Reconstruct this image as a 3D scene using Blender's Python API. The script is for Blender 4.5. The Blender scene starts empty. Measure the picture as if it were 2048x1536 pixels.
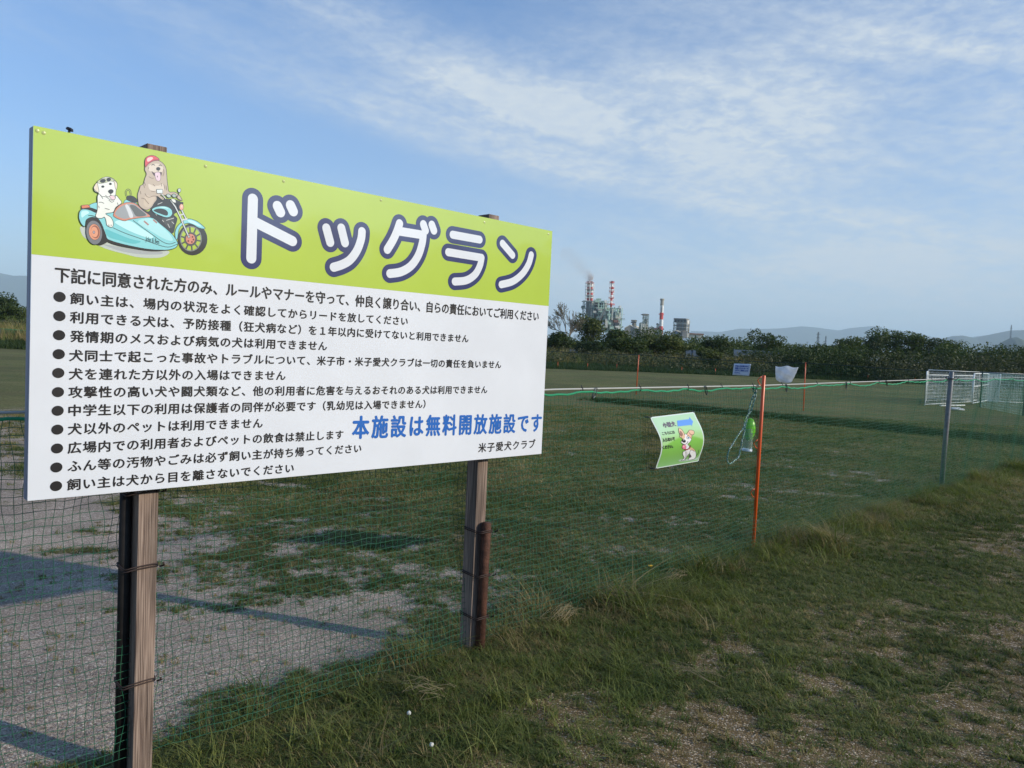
import bpy, bmesh, math, random
import numpy as np
from mathutils import Vector, Matrix
from mathutils.geometry import tessellate_polygon
R = math.radians
PI = math.pi
sc = bpy.context.scene
C = sc.collection

# ------------------------------------------------------------------ camera
CAM = np.array([0.0, 0.0, 1.61])
PITCH, ROLL, F = R(2.787), R(2.683), 1522.2
fv = np.array([0, math.cos(PITCH), -math.sin(PITCH)])
r0 = np.array([1.0, 0, 0]); u0 = np.cross(r0, fv)
rv = r0*math.cos(ROLL) + u0*math.sin(ROLL)
uv_ = -r0*math.sin(ROLL) + u0*math.cos(ROLL)
cd = bpy.data.cameras.new('camera'); cam = bpy.data.objects.new('camera', cd); C.objects.link(cam)
cd.sensor_width = 36; cd.lens = F/2048*36; cd.clip_start = .05; cd.clip_end = 40000
M = Matrix(((rv[0], uv_[0], -fv[0], 0), (rv[1], uv_[1], -fv[1], 0), (rv[2], uv_[2], -fv[2], CAM[2]), (0, 0, 0, 1)))
cam.matrix_world = M
sc.camera = cam
sc.render.resolution_x = 1024; sc.render.resolution_y = 768

# ------------------------------------------------------------------ light
SUN_EL, SUN_AZ = R(22.5), R(107)          # azimuth clockwise from +Y (towards +X)
sd = bpy.data.lights.new('sun', 'SUN'); sd.energy = 4.8; sd.angle = R(.8); sd.color = (1, .90, .74)
so = bpy.data.objects.new('sun', sd); C.objects.link(so)
S = Vector((math.sin(SUN_AZ)*math.cos(SUN_EL), math.cos(SUN_AZ)*math.cos(SUN_EL), math.sin(SUN_EL)))
so.rotation_euler = S.to_track_quat('Z', 'Y').to_euler(); so.location = (30, 0, 20)
sc.view_settings.view_transform = 'Standard'; sc.view_settings.look = 'None'
sc.view_settings.exposure = 0.0; sc.view_settings.gamma = 1; sc.view_settings.use_curve_mapping = False

class NT:
    """tiny helper round a node tree"""
    def __init__(s, tree): s.t = tree; s.n = tree.nodes; s.l = tree.links
    def new(s, typ, **kw):
        n = s.n.new(typ)
        for k, v in kw.items(): setattr(n, k, v)
        return n
    def put(s, sock, v):
        if v is None: return
        if isinstance(v, bpy.types.NodeSocket): s.l.new(v, sock)
        else:
            if sock.type == 'RGBA' and len(v) == 3: v = (*v, 1)
            sock.default_value = v
    def m(s, op, a, b=None, c=None, clamp=False):
        n = s.new('ShaderNodeMath', operation=op, use_clamp=clamp)
        for i, v in enumerate((a, b, c)): s.put(n.inputs[i], v)
        return n.outputs[0]
    def noise(s, vec, scale, detail=4, rough=.55, dist=0, out=0):
        n = s.new('ShaderNodeTexNoise'); s.put(n.inputs['Vector'], vec)
        n.inputs['Scale'].default_value = scale; n.inputs['Detail'].default_value = detail
        n.inputs['Roughness'].default_value = rough; n.inputs['Distortion'].default_value = dist
        return n.outputs[out]
    def ramp(s, v, stops, interp='LINEAR'):
        n = s.new('ShaderNodeValToRGB'); n.color_ramp.interpolation = interp
        e = n.color_ramp.elements
        while len(e) < len(stops): e.new(.5)
        for el, (p, c) in zip(e, stops):
            el.position = p; el.color = (*c, 1) if not isinstance(c, (int, float)) else (c, c, c, 1)
        s.put(n.inputs[0], v); return n.outputs[0]
    def mix(s, f, a, b, typ='MIX'):
        n = s.new('ShaderNodeMix', data_type='RGBA', blend_type=typ)
        s.put(n.inputs[0], f); s.put(n.inputs[6], a); s.put(n.inputs[7], b); return n.outputs[2]
    def mapr(s, v, a, b, c=0., d=1., smooth=True):
        n = s.new('ShaderNodeMapRange', interpolation_type='SMOOTHSTEP' if smooth else 'LINEAR')
        s.put(n.inputs[0], v)
        for i, q in enumerate((a, b, c, d)): n.inputs[i+1].default_value = q
        return n.outputs[0]
    def scale(s, vec, sx, sy, sz, rot=(0, 0, 0), loc=(0, 0, 0)):
        n = s.new('ShaderNodeMapping'); s.put(n.inputs[0], vec)
        n.inputs[1].default_value = loc; n.inputs[2].default_value = rot; n.inputs[3].default_value = (sx, sy, sz)
        return n.outputs[0]
    def comb(s, x, y, z=0.):
        n = s.new('ShaderNodeCombineXYZ')
        for i, v in enumerate((x, y, z)): s.put(n.inputs[i], v)
        return n.outputs[0]

# ------------------------------------------------------------------ sky
w = bpy.data.worlds.new('World'); sc.world = w; w.use_nodes = True
nt = NT(w.node_tree); nt.n.clear()
sky = nt.new('ShaderNodeTexSky', sky_type='NISHITA', sun_disc=False)
sky.sun_elevation = SUN_EL; sky.sun_rotation = SUN_AZ
sky.air_density = 1.0; sky.dust_density = .6; sky.ozone_density = 1.6
tc = nt.new('ShaderNodeTexCoord'); sp = nt.new('ShaderNodeSeparateXYZ'); nt.l.new(tc.outputs['Generated'], sp.inputs[0])
X, Y, Z = sp.outputs
az = nt.m('ARCTAN2', X, Y)
el = nt.m('ARCSINE', Z)
azd = nt.m('MULTIPLY', az, 180/PI); eld = nt.m('MULTIPLY', el, 180/PI)
# broad cirrus sheets and streaks: (azimuth, elevation, half length, half width, slope, weight), degrees
def band(a0, e0, la, le, slope, wgt):
    da = nt.m('SUBTRACT', azd, a0)
    de = nt.m('SUBTRACT', nt.m('SUBTRACT', eld, e0), nt.m('MULTIPLY', da, slope))
    q = nt.m('ADD', nt.m('POWER', nt.m('ABSOLUTE', nt.m('DIVIDE', da, la)), 2.), nt.m('POWER', nt.m('ABSOLUTE', nt.m('DIVIDE', de, le)), 2.))
    return nt.m('MULTIPLY', nt.m('EXPONENT', nt.m('MULTIPLY', q, -1.)), wgt)
bands = [(33, 19.5, 25, 8.0, -.06, 1.1), (-8, 20.2, 20, 2.2, -.30, .7), (8, 16.0, 18, 3.4, -.10, .95), (12, 11.6, 18, 1.0, -.17, .6),
         (-12, 16.5, 16, 1.3, -.25, .42), (27, 6.9, 17, 1.3, .06, .75), (16, 4.0, 44, 3.6, 0, .9), (22, 9.5, 26, 2.4, .02, .42), (-62, 18, 26, 6, .1, .6),
         (85, 24, 24, 9, .1, .6), (150, 28, 30, 12, 0, .5), (-130, 24, 32, 10, .1, .5), (-10, 42, 40, 9, .1, .55), (70, 55, 40, 10, .1, .5)]
veil = None
for b in bands:
    v = band(*b); veil = v if veil is None else nt.m('ADD', veil, v)
streakv = nt.comb(nt.m('ADD', nt.m('MULTIPLY', azd, .045), nt.m('MULTIPLY', eld, .012)), nt.m('ADD', nt.m('MULTIPLY', eld, .26), nt.m('MULTIPLY', azd, .06)))
n1 = nt.noise(streakv, 1.0, 7, .62, .6)
n2 = nt.noise(nt.comb(nt.m('MULTIPLY', azd, .5), nt.m('MULTIPLY', eld, 1.25)), 1.3, 5, .6, .3)
n3 = nt.noise(nt.comb(nt.m('MULTIPLY', azd, .09), nt.m('MULTIPLY', eld, .22)), 1.0, 3, .5)
tex = nt.m('ADD', nt.m('MULTIPLY', nt.mapr(n1, .25, .75), .62), nt.m('MULTIPLY', nt.mapr(n2, .3, .7), .28))
cl = nt.m('MULTIPLY', nt.m('MULTIPLY', veil, nt.m('ADD', .32, tex)), nt.mapr(n3, .2, .6, .55, 1.1))
cl = nt.m('ADD', cl, nt.m('MULTIPLY', nt.mapr(n1, .5, .8), .12))
cl = nt.m('MULTIPLY', nt.mapr(cl, 0.0, 1.05, 0., .95, False), nt.mapr(n2, .3, .72, .87, 1.03))
up = nt.mapr(eld, -1., .5)
cl = nt.m('MULTIPLY', cl, up, clamp=True)
skyc = nt.mix(1., sky.outputs[0], (.52, 1.10, 1.68), 'MULTIPLY')
# pale milky air low over the horizon, all the way round
mil = nt.m('MULTIPLY', nt.m('EXPONENT', nt.m('MULTIPLY', nt.m('MAXIMUM', eld, 0.), -1/11.)), .80)
skyc = nt.mix(mil, skyc, (6.5, 6.9, 7.2))
bgc = nt.mix(cl, skyc, (6.2, 6.85, 7.4))
bg = nt.new('ShaderNodeBackground'); nt.put(bg.inputs[0], bgc); bg.inputs[1].default_value = .112
wo = nt.new('ShaderNodeOutputWorld'); nt.l.new(bg.outputs[0], wo.inputs[0])
w.cycles.sampling_method = 'AUTOMATIC'

# ------------------------------------------------------------------ helpers
def ray(px, py): return fv + rv*(px-1024)/F - uv_*(py-768)/F
def gp(px, py, z=0.0):
    d = ray(px, py); return CAM + d*((z-CAM[2])/d[2])
def at(px, py, Y):
    d = ray(px, py); return CAM + d*(Y/d[1])
rng = np.random.default_rng(7); random.seed(7)
_L = {s: np.random.default_rng(s).random((256, 256)) for s in range(6)}
def vnoise(x, y, s=0):
    L = _L[s]; xi = np.floor(x).astype(int); yi = np.floor(y).astype(int)
    fx = x-xi; fy = y-yi; fx = fx*fx*(3-2*fx); fy = fy*fy*(3-2*fy)
    a = L[xi % 256, yi % 256]; b = L[(xi+1) % 256, yi % 256]; c = L[xi % 256, (yi+1) % 256]; d = L[(xi+1) % 256, (yi+1) % 256]
    return (a*(1-fx)+b*fx)*(1-fy) + (c*(1-fx)+d*fx)*fy
def fbm(x, y, s=0, o=4, g=.5):
    t = 0; a = 1; n = 0
    for i in range(o):
        t = t + a*vnoise(x*2**i+i*17.3, y*2**i+i*5.1, (s+i) % 6); n += a; a *= g
    return t/n
def sst(x, a, b):
    t = np.clip((x-a)/(b-a), 0, 1); return t*t*(3-2*t)

FENCE = np.array([(-3.6, .75), (-1.42, 2.83), (-.24, 3.97), (2.05, 6.33), (5.67, 9.92), (9.07, 13.34), (14, 18.3)])
def fence_side(x, y):
    """signed distance to the near fence: positive on the camera's side"""
    x = np.asarray(x, float); y = np.asarray(y, float)
    best = np.full(x.shape, 1e9); sg = np.zeros(x.shape)
    for (ax, ay), (bx, by) in zip(FENCE[:-1], FENCE[1:]):
        dx, dy = bx-ax, by-ay; L2 = dx*dx+dy*dy
        t = np.clip(((x-ax)*dx+(y-ay)*dy)/L2, 0, 1)
        qx = x-ax-t*dx; qy = y-ay-t*dy; d = np.hypot(qx, qy)
        s = np.sign(dy*(x-ax)-dx*(y-ay)); m = d < best
        best = np.where(m, d, best); sg = np.where(m, s, sg)
    return best*sg
STA = np.array([2.74, 24.9]); STB = np.array([11.6, 17.1])      # strip of long grass across the field
def strip_d(x, y):
    d = STB-STA; L = np.hypot(*d); d = d/L
    return (x-STA[0])*d[1] - (y-STA[1])*d[0], (x-STA[0])*d[0] + (y-STA[1])*d[1]
def field_edge(x): return np.interp(x, [-200, -30, 11, 24, 300], [40, 48, 64, 67, 100])   # where the mown field ends
def height(x, y):
    x = np.asarray(x, float); y = np.asarray(y, float)
    h = .035*(fbm(x*.7, y*.7, 1, 3)-.5) + .012*(fbm(x*5, y*5, 2, 3)-.5)
    s = fence_side(x, y)
    h = h*sst(y, 1.5, 5.) + .05*np.exp(-((s-.25)/.3)**2)*(fbm(x*1.5, y*1.5, 3, 2))*sst(x, -.9, .3)
    h = h - .08*np.exp(-((x+1.4)/.8)**2-((y-2.5)/.7)**2)
    e = y-field_edge(x)
    h = h + .75*sst(e, 1, 14) + .25*sst(e, 2, 10)*fbm(x*.2, y*.2, 2, 2)
    return h*np.where(np.hypot(x, y) > 400, 0, 1) + np.where(np.hypot(x, y) > 400, .9, 0)
def cover(x, y):
    """how much of the ground is grown over, 0..1 and how dry it is"""
    x = np.asarray(x, float); y = np.asarray(y, float)
    s = fence_side(x, y)
    pn = .46*fbm(x*3.1, y*3.9, 0, 3, .55) + .34*fbm(x*8.5, y*10.5, 3, 3, .6) + .20*fbm(x*1.2, y*1.5, 2, 2); big = fbm(x*.45+3, y*.6+9, 4, 3)
    inside = -.08 + sst(y + .95*x, .6, 6.4)*.80 + .12*sst(y, 5.5, 11) + .35*sst(y, 11, 22)
    outside = .41 + .95*np.exp(-np.maximum(s, 0)/.75)*1.0 + .10*sst(y, 5, 12) - .12*sst(x-y*.6, .5, 2.5)
    base = np.where(s > 0, outside, inside + .75*np.exp(-(s/.22)**2))
    c = base + (pn-.5)*1.75 + (big-.5)*.5
    st, al = strip_d(x, y)
    c = np.maximum(c, 1.2*np.exp(-(st/.7)**2))
    c = sst(c, .02, 1.0)
    dry = sst(fbm(x*1.3+40, y*1.3, 5, 4), .35, .7)
    return c, dry

def lnk(o, parent=None):
    C.objects.link(o)
    if parent is not None: o.parent = parent
    return o
def tag(o, label=None, cat=None, group=None, kind=None):
    for k, v in (('label', label), ('category', cat), ('group', group), ('kind', kind)):
        if v: o[k] = v
    return o
def thing(name, label, cat, loc=(0, 0, 0), rot=0, group=None):
    o = bpy.data.objects.new(name, None); C.objects.link(o); o.empty_display_size = .2
    o.location = loc; o.rotation_euler = (0, 0, rot); return tag(o, label, cat, group)
def mesh(name, v, f, mat=None, parent=None, smooth=False):
    me = bpy.data.meshes.new(name)
    v = np.asarray(v, np.float32)
    if isinstance(f, np.ndarray) and f.ndim == 2:
        k = f.shape[1]; n = len(f)
        me.vertices.add(len(v)); me.vertices.foreach_set('co', v.ravel())
        me.loops.add(n*k); me.loops.foreach_set('vertex_index', f.astype(np.int32).ravel())
        me.polygons.add(n); me.polygons.foreach_set('loop_start', np.arange(0, n*k, k, dtype=np.int32))
        me.update(calc_edges=True)
    else: me.from_pydata([tuple(map(float, q)) for q in v], [], [tuple(map(int, q)) for q in f])
    if smooth: me.polygons.foreach_set('use_smooth', np.ones(len(me.polygons), bool))
    if mat: me.materials.append(mat)
    me.update()
    o = bpy.data.objects.new(name, me); return lnk(o, parent)
class MB:
    def __init__(s): s.v = []; s.f = []
    def add(s, v, f):
        n = len(s.v); s.v += [tuple(q) for q in v]; s.f += [tuple(i+n for i in q) for q in f]; return s
    def box(s, c, size, ax=None):
        """box centred at c; ax = (x axis, y axis, z axis) unit vectors"""
        ax = ax if ax is not None else np.eye(3); c = np.asarray(c, float)
        P = [c+ax[0]*size[0]/2*i+ax[1]*size[1]/2*j+ax[2]*size[2]/2*k for i in (-1, 1) for j in (-1, 1) for k in (-1, 1)]
        return s.add(P, [(0, 1, 3, 2), (4, 6, 7, 5), (0, 4, 5, 1), (2, 3, 7, 6), (0, 2, 6, 4), (1, 5, 7, 3)])
    def tube(s, pts, r, n=8, cap=True, closed=False):
        pts = [np.asarray(p, float) for p in pts]; m = len(pts)
        rr = r if hasattr(r, '__len__') else [r]*m
        ref = None; V = []
        for i, p in enumerate(pts):
            t = pts[(i+1) % m]-pts[i-1] if closed else (pts[min(i+1, m-1)]-pts[max(i-1, 0)])
            t = t/(np.linalg.norm(t)+1e-12)
            if ref is None: ref = np.array([0, 0, 1.]) if abs(t[2]) < .9 else np.array([1., 0, 0])
            a = np.cross(t, ref); a /= np.linalg.norm(a)+1e-12; b = np.cross(t, a); ref = -b if False else ref
            if abs(t@ref) > .97: ref = np.array([1., 0, 0]) if abs(t[0]) < .9 else np.array([0, 1., 0])
            for k in range(n):
                q = 2*PI*k/n; V.append(p+rr[i]*(a*math.cos(q)+b*math.sin(q)))
        Fc = []
        for i in range(m if closed else m-1):
            j = (i+1) % m
            for k in range(n): Fc.append((i*n+k, i*n+(k+1) % n, j*n+(k+1) % n, j*n+k))
        if cap and not closed: Fc += [tuple(range(n))[::-1], tuple((m-1)*n+k for k in range(n))]
        return s.add(V, Fc)
    def build(s, name, mat, parent=None, smooth=False): return mesh(name, s.v, s.f, mat, parent, smooth)
def shade_auto(o, ang=40):
    me = o.data; me.polygons.foreach_set('use_smooth', np.ones(len(me.polygons), bool))
    bm = bmesh.new(); bm.from_mesh(me)
    for e in bm.edges:
        if len(e.link_faces) == 2 and e.calc_face_angle(0) > R(ang): e.smooth = False
    bm.to_mesh(me); bm.free(); return o

# ------------------------------------------------------------------ materials
def pmat(name, col, rough=.6, metal=0., spec=.5, var=0., vscale=8., bump=0., bscale=40., coat=0., trans=0., vec='Object'):
    m = bpy.data.materials.new(name); m.use_nodes = True; t = NT(m.node_tree); b = t.n['Principled BSDF']
    b.inputs['Roughness'].default_value = rough; b.inputs['Metallic'].default_value = metal
    b.inputs['Specular IOR Level'].default_value = spec; b.inputs['Coat Weight'].default_value = coat
    b.inputs['Base Color'].default_value = (*col, 1)
    tc = t.new('ShaderNodeTexCoord').outputs[vec]
    if var:
        nz = t.noise(tc, vscale, 6, .6)
        f = t.mapr(nz, .3, .7, 1-var, 1+var)
        t.put(b.inputs['Base Color'], t.mix(1., (*col, 1), t.comb(f, f, f), 'MULTIPLY'))
    if bump:
        bp = t.new('ShaderNodeBump'); bp.inputs['Strength'].default_value = bump; bp.inputs['Distance'].default_value = .01
        t.put(bp.inputs['Height'], t.noise(tc, bscale, 5, .6)); t.l.new(bp.outputs[0], b.inputs['Normal'])
    return m
def leafmat(name, c1, c2, c3, trans=.25, rough=.6):
    m = bpy.data.materials.new(name); m.use_nodes = True; t = NT(m.node_tree); b = t.n['Principled BSDF']
    g = t.new('ShaderNodeNewGeometry'); oi = t.new('ShaderNodeObjectInfo')
    r = t.m('FRACT', t.m('ADD', t.m('MULTIPLY', g.outputs['Random Per Island'], .6), t.m('MULTIPLY', oi.outputs['Random'], .75)))
    nz = t.noise(g.outputs['Position'], .9, 3, .5)
    f = t.m('ADD', t.m('MULTIPLY', r, .6), t.m('MULTIPLY', t.mapr(nz, .3, .7), .4))
    col = t.ramp(f, [(0., c1), (.5, c2), (1., c3)])
    t.put(b.inputs['Base Color'], col); b.inputs['Roughness'].default_value = rough; b.inputs['Specular IOR Level'].default_value = .25
    tr = t.new('ShaderNodeBsdfTranslucent'); t.put(tr.inputs[0], t.mix(1., col, (1.3, 1.5, .6, 1), 'MULTIPLY'))
    mx = t.new('ShaderNodeMixShader'); mx.inputs[0].default_value = trans
    t.l.new(b.outputs[0], mx.inputs[1]); t.l.new(tr.outputs[0], mx.inputs[2])
    t.l.new(mx.outputs[0], t.n['Material Output'].inputs[0]); return m
def flat(name, col, rough=.35, spec=.5): return pmat(name, col, rough, spec=spec)
MT = {}
def gloss(col, name):
    """printed, laminated sheet with a clear glossy film"""
    if name in MT: return MT[name]
    m = pmat(name, col, .45, spec=.3, var=.03, vscale=3.)
    b = m.node_tree.nodes['Principled BSDF']; b.inputs['Coat Weight'].default_value = 1.; b.inputs['Coat Roughness'].default_value = .06
    b.inputs['Coat IOR'].default_value = 1.6
    t = NT(m.node_tree); bp = t.new('ShaderNodeBump'); bp.inputs['Strength'].default_value = .25; bp.inputs['Distance'].default_value = .02
    t.put(bp.inputs['Height'], t.noise(t.new('ShaderNodeTexCoord').outputs['Object'], 1.6, 2, .5)); t.l.new(bp.outputs[0], b.inputs['Coat Normal']); MT[name] = m; return m

# ------------------------------------------------------------------ ground
def axis(lo, f0, f1, hi, step, g):
    a = list(np.arange(f0, f1, step)); s = step; q = f1
    while q < hi: a.append(q); s *= g; q += s
    a.append(hi); s = step; q = f0-step; b = []
    while q > lo: b.append(q); s *= g; q -= s
    b.append(lo); return np.array(b[::-1]+a)
gx = axis(-14000, -3., 7.5, 14000, .035, 1.03); gy = axis(-3000, 1.6, 9., 14000, .035, 1.03)
GX, GY = np.meshgrid(gx, gy); cv, dr = cover(GX, GY); GZ = height(GX, GY) + .010*cv
nx, ny = len(gx), len(gy)
idx = np.arange(nx*ny).reshape(ny, nx)
gf = np.stack([idx[:-1, :-1], idx[:-1, 1:], idx[1:, 1:], idx[1:, :-1]], -1).reshape(-1, 4)
gm = bpy.data.materials.new('turf_and_gravel'); gm.use_nodes = True; t = NT(gm.node_tree); b = t.n['Principled BSDF']
b.inputs['Roughness'].default_value = .9; b.inputs['Specular IOR Level'].default_value = .2
pos = t.new('ShaderNodeTexCoord').outputs['Object']
cva = t.new('ShaderNodeAttribute', attribute_name='cover').outputs['Fac']; dra = t.new('ShaderNodeAttribute', attribute_name='dry').outputs['Fac']
ina = t.new('ShaderNodeAttribute', attribute_name='inside').outputs['Fac']; lush = t.new('ShaderNodeAttribute', attribute_name='lush').outputs['Fac']
vo = t.new('ShaderNodeTexVoronoi'); t.put(vo.inputs['Vector'], pos); vo.inputs['Scale'].default_value = 135
vo2 = t.new('ShaderNodeTexVoronoi'); t.put(vo2.inputs['Vector'], pos); vo2.inputs['Scale'].default_value = 230
sepc = t.new('ShaderNodeSeparateColor'); t.l.new(vo.outputs['Color'], sepc.inputs[0])
peb = t.ramp(sepc.outputs[0], [(0., (.15, .115, .095)), (.35, (.36, .295, .245)), (.75, (.54, .45, .38)), (.93, (.68, .60, .52)), (1., (.86, .80, .73))])
sepd = t.new('ShaderNodeSeparateColor'); t.l.new(vo2.outputs['Color'], sepd.inputs[0])
grit = t.ramp(sepd.outputs[0], [(0., (.19, .15, .125)), (.6, (.43, .36, .31)), (1., (.68, .60, .52))])
gravel = t.mix(t.mapr(sepc.outputs[1], .35, .45), peb, grit)
soil = t.mix(t.mapr(sepc.outputs[2], .72, .80), (.17, .128, .075), gravel)
soil = t.mix(1., soil, (1.02, .95, .78, 1), 'MULTIPLY'); base = t.mix(ina, soil, t.mix(1., gravel, (.96, .92, .87, 1), 'MULTIPLY'))
stain = t.mapr(t.noise(pos, 1.7, 5, .6), .35, .7, .78, 1.1)
base = t.mix(1., base, t.comb(stain, stain, stain), 'MULTIPLY')
gn = t.noise(pos, 22, 6, .7); gn2 = t.noise(pos, 1.1, 5, .6); gn3 = t.noise(pos, .16, 4, .6)
green = t.ramp(gn, [(.28, (.028, .038, .010)), (.5, (.10, .118, .030)), (.72, (.23, .235, .080))])
straw = t.ramp(gn, [(.28, (.075, .060, .022)), (.5, (.17, .138, .055)), (.75, (.29, .24, .11))])
g2 = t.mix(t.m('MULTIPLY', t.m('ADD', t.m('MULTIPLY', dra, .5), t.mapr(gn2, .35, .7, 0., .5)), .85, clamp=True), green, straw)
far = t.mapr(gn3, .35, .65, .8, 1.15)
g2 = t.mix(1., g2, t.comb(far, far, far), 'MULTIPLY')
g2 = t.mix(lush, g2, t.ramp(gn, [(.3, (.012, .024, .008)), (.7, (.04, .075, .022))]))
edge = t.mapr(t.m('ADD', cva, t.m('MULTIPLY', t.m('SUBTRACT', t.noise(pos, 30, 7, .8), .5), 3.2)), .30, .72)
t.put(b.inputs['Base Color'], t.mix(edge, base, g2))
bp = t.new('ShaderNodeBump'); bp.inputs['Strength'].default_value = .9; bp.inputs['Distance'].default_value = .012
hh = t.m('ADD', t.m('MULTIPLY', t.m('SUBTRACT', 1., vo.outputs['Distance']), .5), t.m('MULTIPLY', t.noise(pos, 60, 5, .7), 1.2))
t.put(bp.inputs['Height'], hh); t.l.new(bp.outputs[0], b.inputs['Normal'])
ground = mesh('ground', np.stack([GX, GY, GZ], -1).reshape(-1, 3), gf, gm, smooth=True)
tag(ground, kind='structure')
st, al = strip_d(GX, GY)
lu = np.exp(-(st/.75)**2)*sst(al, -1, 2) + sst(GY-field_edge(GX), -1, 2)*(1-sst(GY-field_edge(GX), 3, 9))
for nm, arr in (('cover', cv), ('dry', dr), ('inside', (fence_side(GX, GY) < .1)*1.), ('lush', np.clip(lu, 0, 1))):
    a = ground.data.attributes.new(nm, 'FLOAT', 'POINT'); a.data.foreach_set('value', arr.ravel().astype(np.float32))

# ------------------------------------------------------------------ hills
def hill(name, pts, Y0, depth, mat, seed):
    """a ridge through the given skyline points, with real slopes in front of and behind it"""
    xs = np.linspace(pts[0][0], pts[-1][0], 260); ys = np.interp(xs, [p[0] for p in pts], [p[1] for p in pts])
    top = np.array([at(x, y, Y0) for x, y in zip(xs, ys)]); hgt = np.maximum(top[:, 2], 8)
    nr = 25; V = []
    for j in range(nr):
        q = j/(nr-1)*2-1; prof = np.cos(q*PI/2)**1.2 if abs(q) < 1 else 0
        x = top[:, 0]*(1+q*depth/Y0*.6); y = np.full(len(xs), Y0+q*depth)
        n = fbm(x/600+seed, y/600, seed % 6, 5, .6)-.5
        z = hgt*prof*(1+(1-abs(prof))*1.2*n) + hgt*.05*n*(1 if j != nr//2 else 0)
        V.append(np.stack([x, y, np.where(prof <= .001, -5, z)], -1))
    V = np.concatenate(V); n = len(xs); i = np.arange(n*nr).reshape(nr, n)
    f = np.stack([i[:-1, :-1], i[:-1, 1:], i[1:, 1:], i[1:, :-1]], -1).reshape(-1, 4)
    return tag(mesh(name, V, f, mat, smooth=True), kind='structure')
hm = pmat('wooded_hill', (.035, .055, .03), .95, var=.4, vscale=.02, vec='Object')
hill('mountain', [(1150, 668), (1260, 672), (1340, 672), (1385, 662), (1440, 664), (1480, 657), (1510, 658), (1560, 657), (1600, 653), (1625, 655), (1650, 658), (1676, 661), (1700, 656), (1745, 652), (1765, 656), (1790, 661), (1830, 666), (1860, 674), (1900, 678), (1960, 672), (2060, 660), (2180, 655), (2300, 670)], 9500, 1300, hm, 1)
hill('mountain', [(-400, 560), (-200, 548), (-60, 540), (0, 546), (30, 552), (60, 553), (110, 560), (200, 585), (330, 610), (470, 625), (700, 650), (1000, 680), (1300, 705)], 7800, 1200, hm, 2)
hill('hill', [(1840, 698), (1870, 683), (1905, 672), (1925, 671), (1945, 676), (1985, 668), (2020, 661), (2048, 660), (2120, 668), (2200, 690), (2300, 720)], 5600, 700, hm, 3)
hill('hill', [(1950, 716), (1985, 696), (2005, 684), (2020, 676), (2032, 674), (2048, 681), (2080, 700), (2140, 722)], 2600, 260, pmat('near_hill', (.04, .062, .028), .95, var=.4, vscale=.05), 4)

# ------------------------------------------------------------------ notice board
BO = np.array([-1.56128, 2.45581, 1.03335]); YAW = .768134; BW, BH = 2.42, 1.21
bu = np.array([math.cos(YAW), math.sin(YAW), 0]); bn = np.array([math.sin(YAW), -math.cos(YAW), 0]); bz = np.array([0, 0, 1.])
def bpt(u, v, n=0.): return BO + bu*u + bz*v + bn*n
def p2b(px, py):
    d = ray(px, py); q = CAM + d*(((BO-CAM)@bn)/(d@bn)); return np.array([(q-BO)@bu, q[2]-BO[2]])
nb = thing('notice_board', 'large green and white notice board on two wooden posts in front of the net fence', 'notice board', bpt(1.21, 0) * np.array([1, 1, 0]), YAW)
def board_obj(name, v, f, mat, parent=None, smooth=False):
    o = mesh(name, v, f, mat, None, smooth); o.parent = parent or nb
    bpy.context.view_layer.update() if False else None
    o.matrix_parent_inverse = PINV; return o
PINV = (Matrix.Translation(nb.location) @ Matrix.Rotation(YAW, 4, 'Z')).inverted()
axb = np.array([bu, -bn, bz])
# wood
wm = bpy.data.materials.new('weathered_timber'); wm.use_nodes = True; t = NT(wm.node_tree); b = t.n['Principled BSDF']; b.inputs['Roughness'].default_value = .8
pos = t.new('ShaderNodeTexCoord').outputs['Object']
g1 = t.noise(t.scale(pos, 1, 1, .012), 330, 2, .5, .15); g0 = t.noise(t.scale(pos, 1, 1, .12), 14, 4, .6)
c = t.ramp(g1, [(.36, (.085, .055, .042)), (.48, (.21, .145, .108)), (.66, (.34, .255, .195))])
dk = t.mapr(g0, .3, .62, .5, 1.1)
t.put(b.inputs['Base Color'], t.mix(1., c, t.comb(dk, dk, t.m('MULTIPLY', dk, 1.04)), 'MULTIPLY'))
bp = t.new('ShaderNodeBump'); bp.inputs['Strength'].default_value = .6; bp.inputs['Distance'].default_value = .004; t.put(bp.inputs['Height'], g1); t.l.new(bp.outputs[0], b.inputs['Normal'])
rust = pmat('rusty_steel', (.085, .034, .02), .75, metal=.3, var=.45, vscale=18, bump=.5, bscale=60)
wire = pmat('rusty_wire', (.05, .032, .028), .7, metal=.4)
def bev(o, wd=.003, seg=2):
    m = o.modifiers.new('bevel', 'BEVEL'); m.width = wd; m.segments = seg; m.limit_method = 'ANGLE'; return o
# panel: white core, printed face, frame behind
core = MB().box(bpt(BW/2, BH/2, -.006), (BW-.003, .012, BH-.003), axb)
board_obj('panel', core.v, core.f, gloss((.68, .705, .76), 'board_white')).data
fr = pmat('blue_grey_frame', (.20, .22, .30), .5)
for (u, v, su, sv) in ((BW/2, .015, BW-.07, .03), (BW/2, BH-.015, BW-.07, .03), (.0175, BH/2, .034, BH-.004), (BW-.0175, BH/2, .034, BH-.004)):
    q = MB().box(bpt(u, v, -.0325), (su, .04, sv), axb); board_obj('frame', q.v, q.f, fr)
GREEN = gloss((.40, .535, .048), 'board_green'); WHITE = gloss((.68, .705, .76), 'board_white')
q = MB().add([bpt(u, v, .0004) for u, v in ((.001, .8015), (BW-.001, .8065), (BW-.001, BH-.001), (.001, BH-.001))], [(0, 1, 2, 3)])
board_obj('green_band', q.v, q.f, GREEN)
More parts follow.
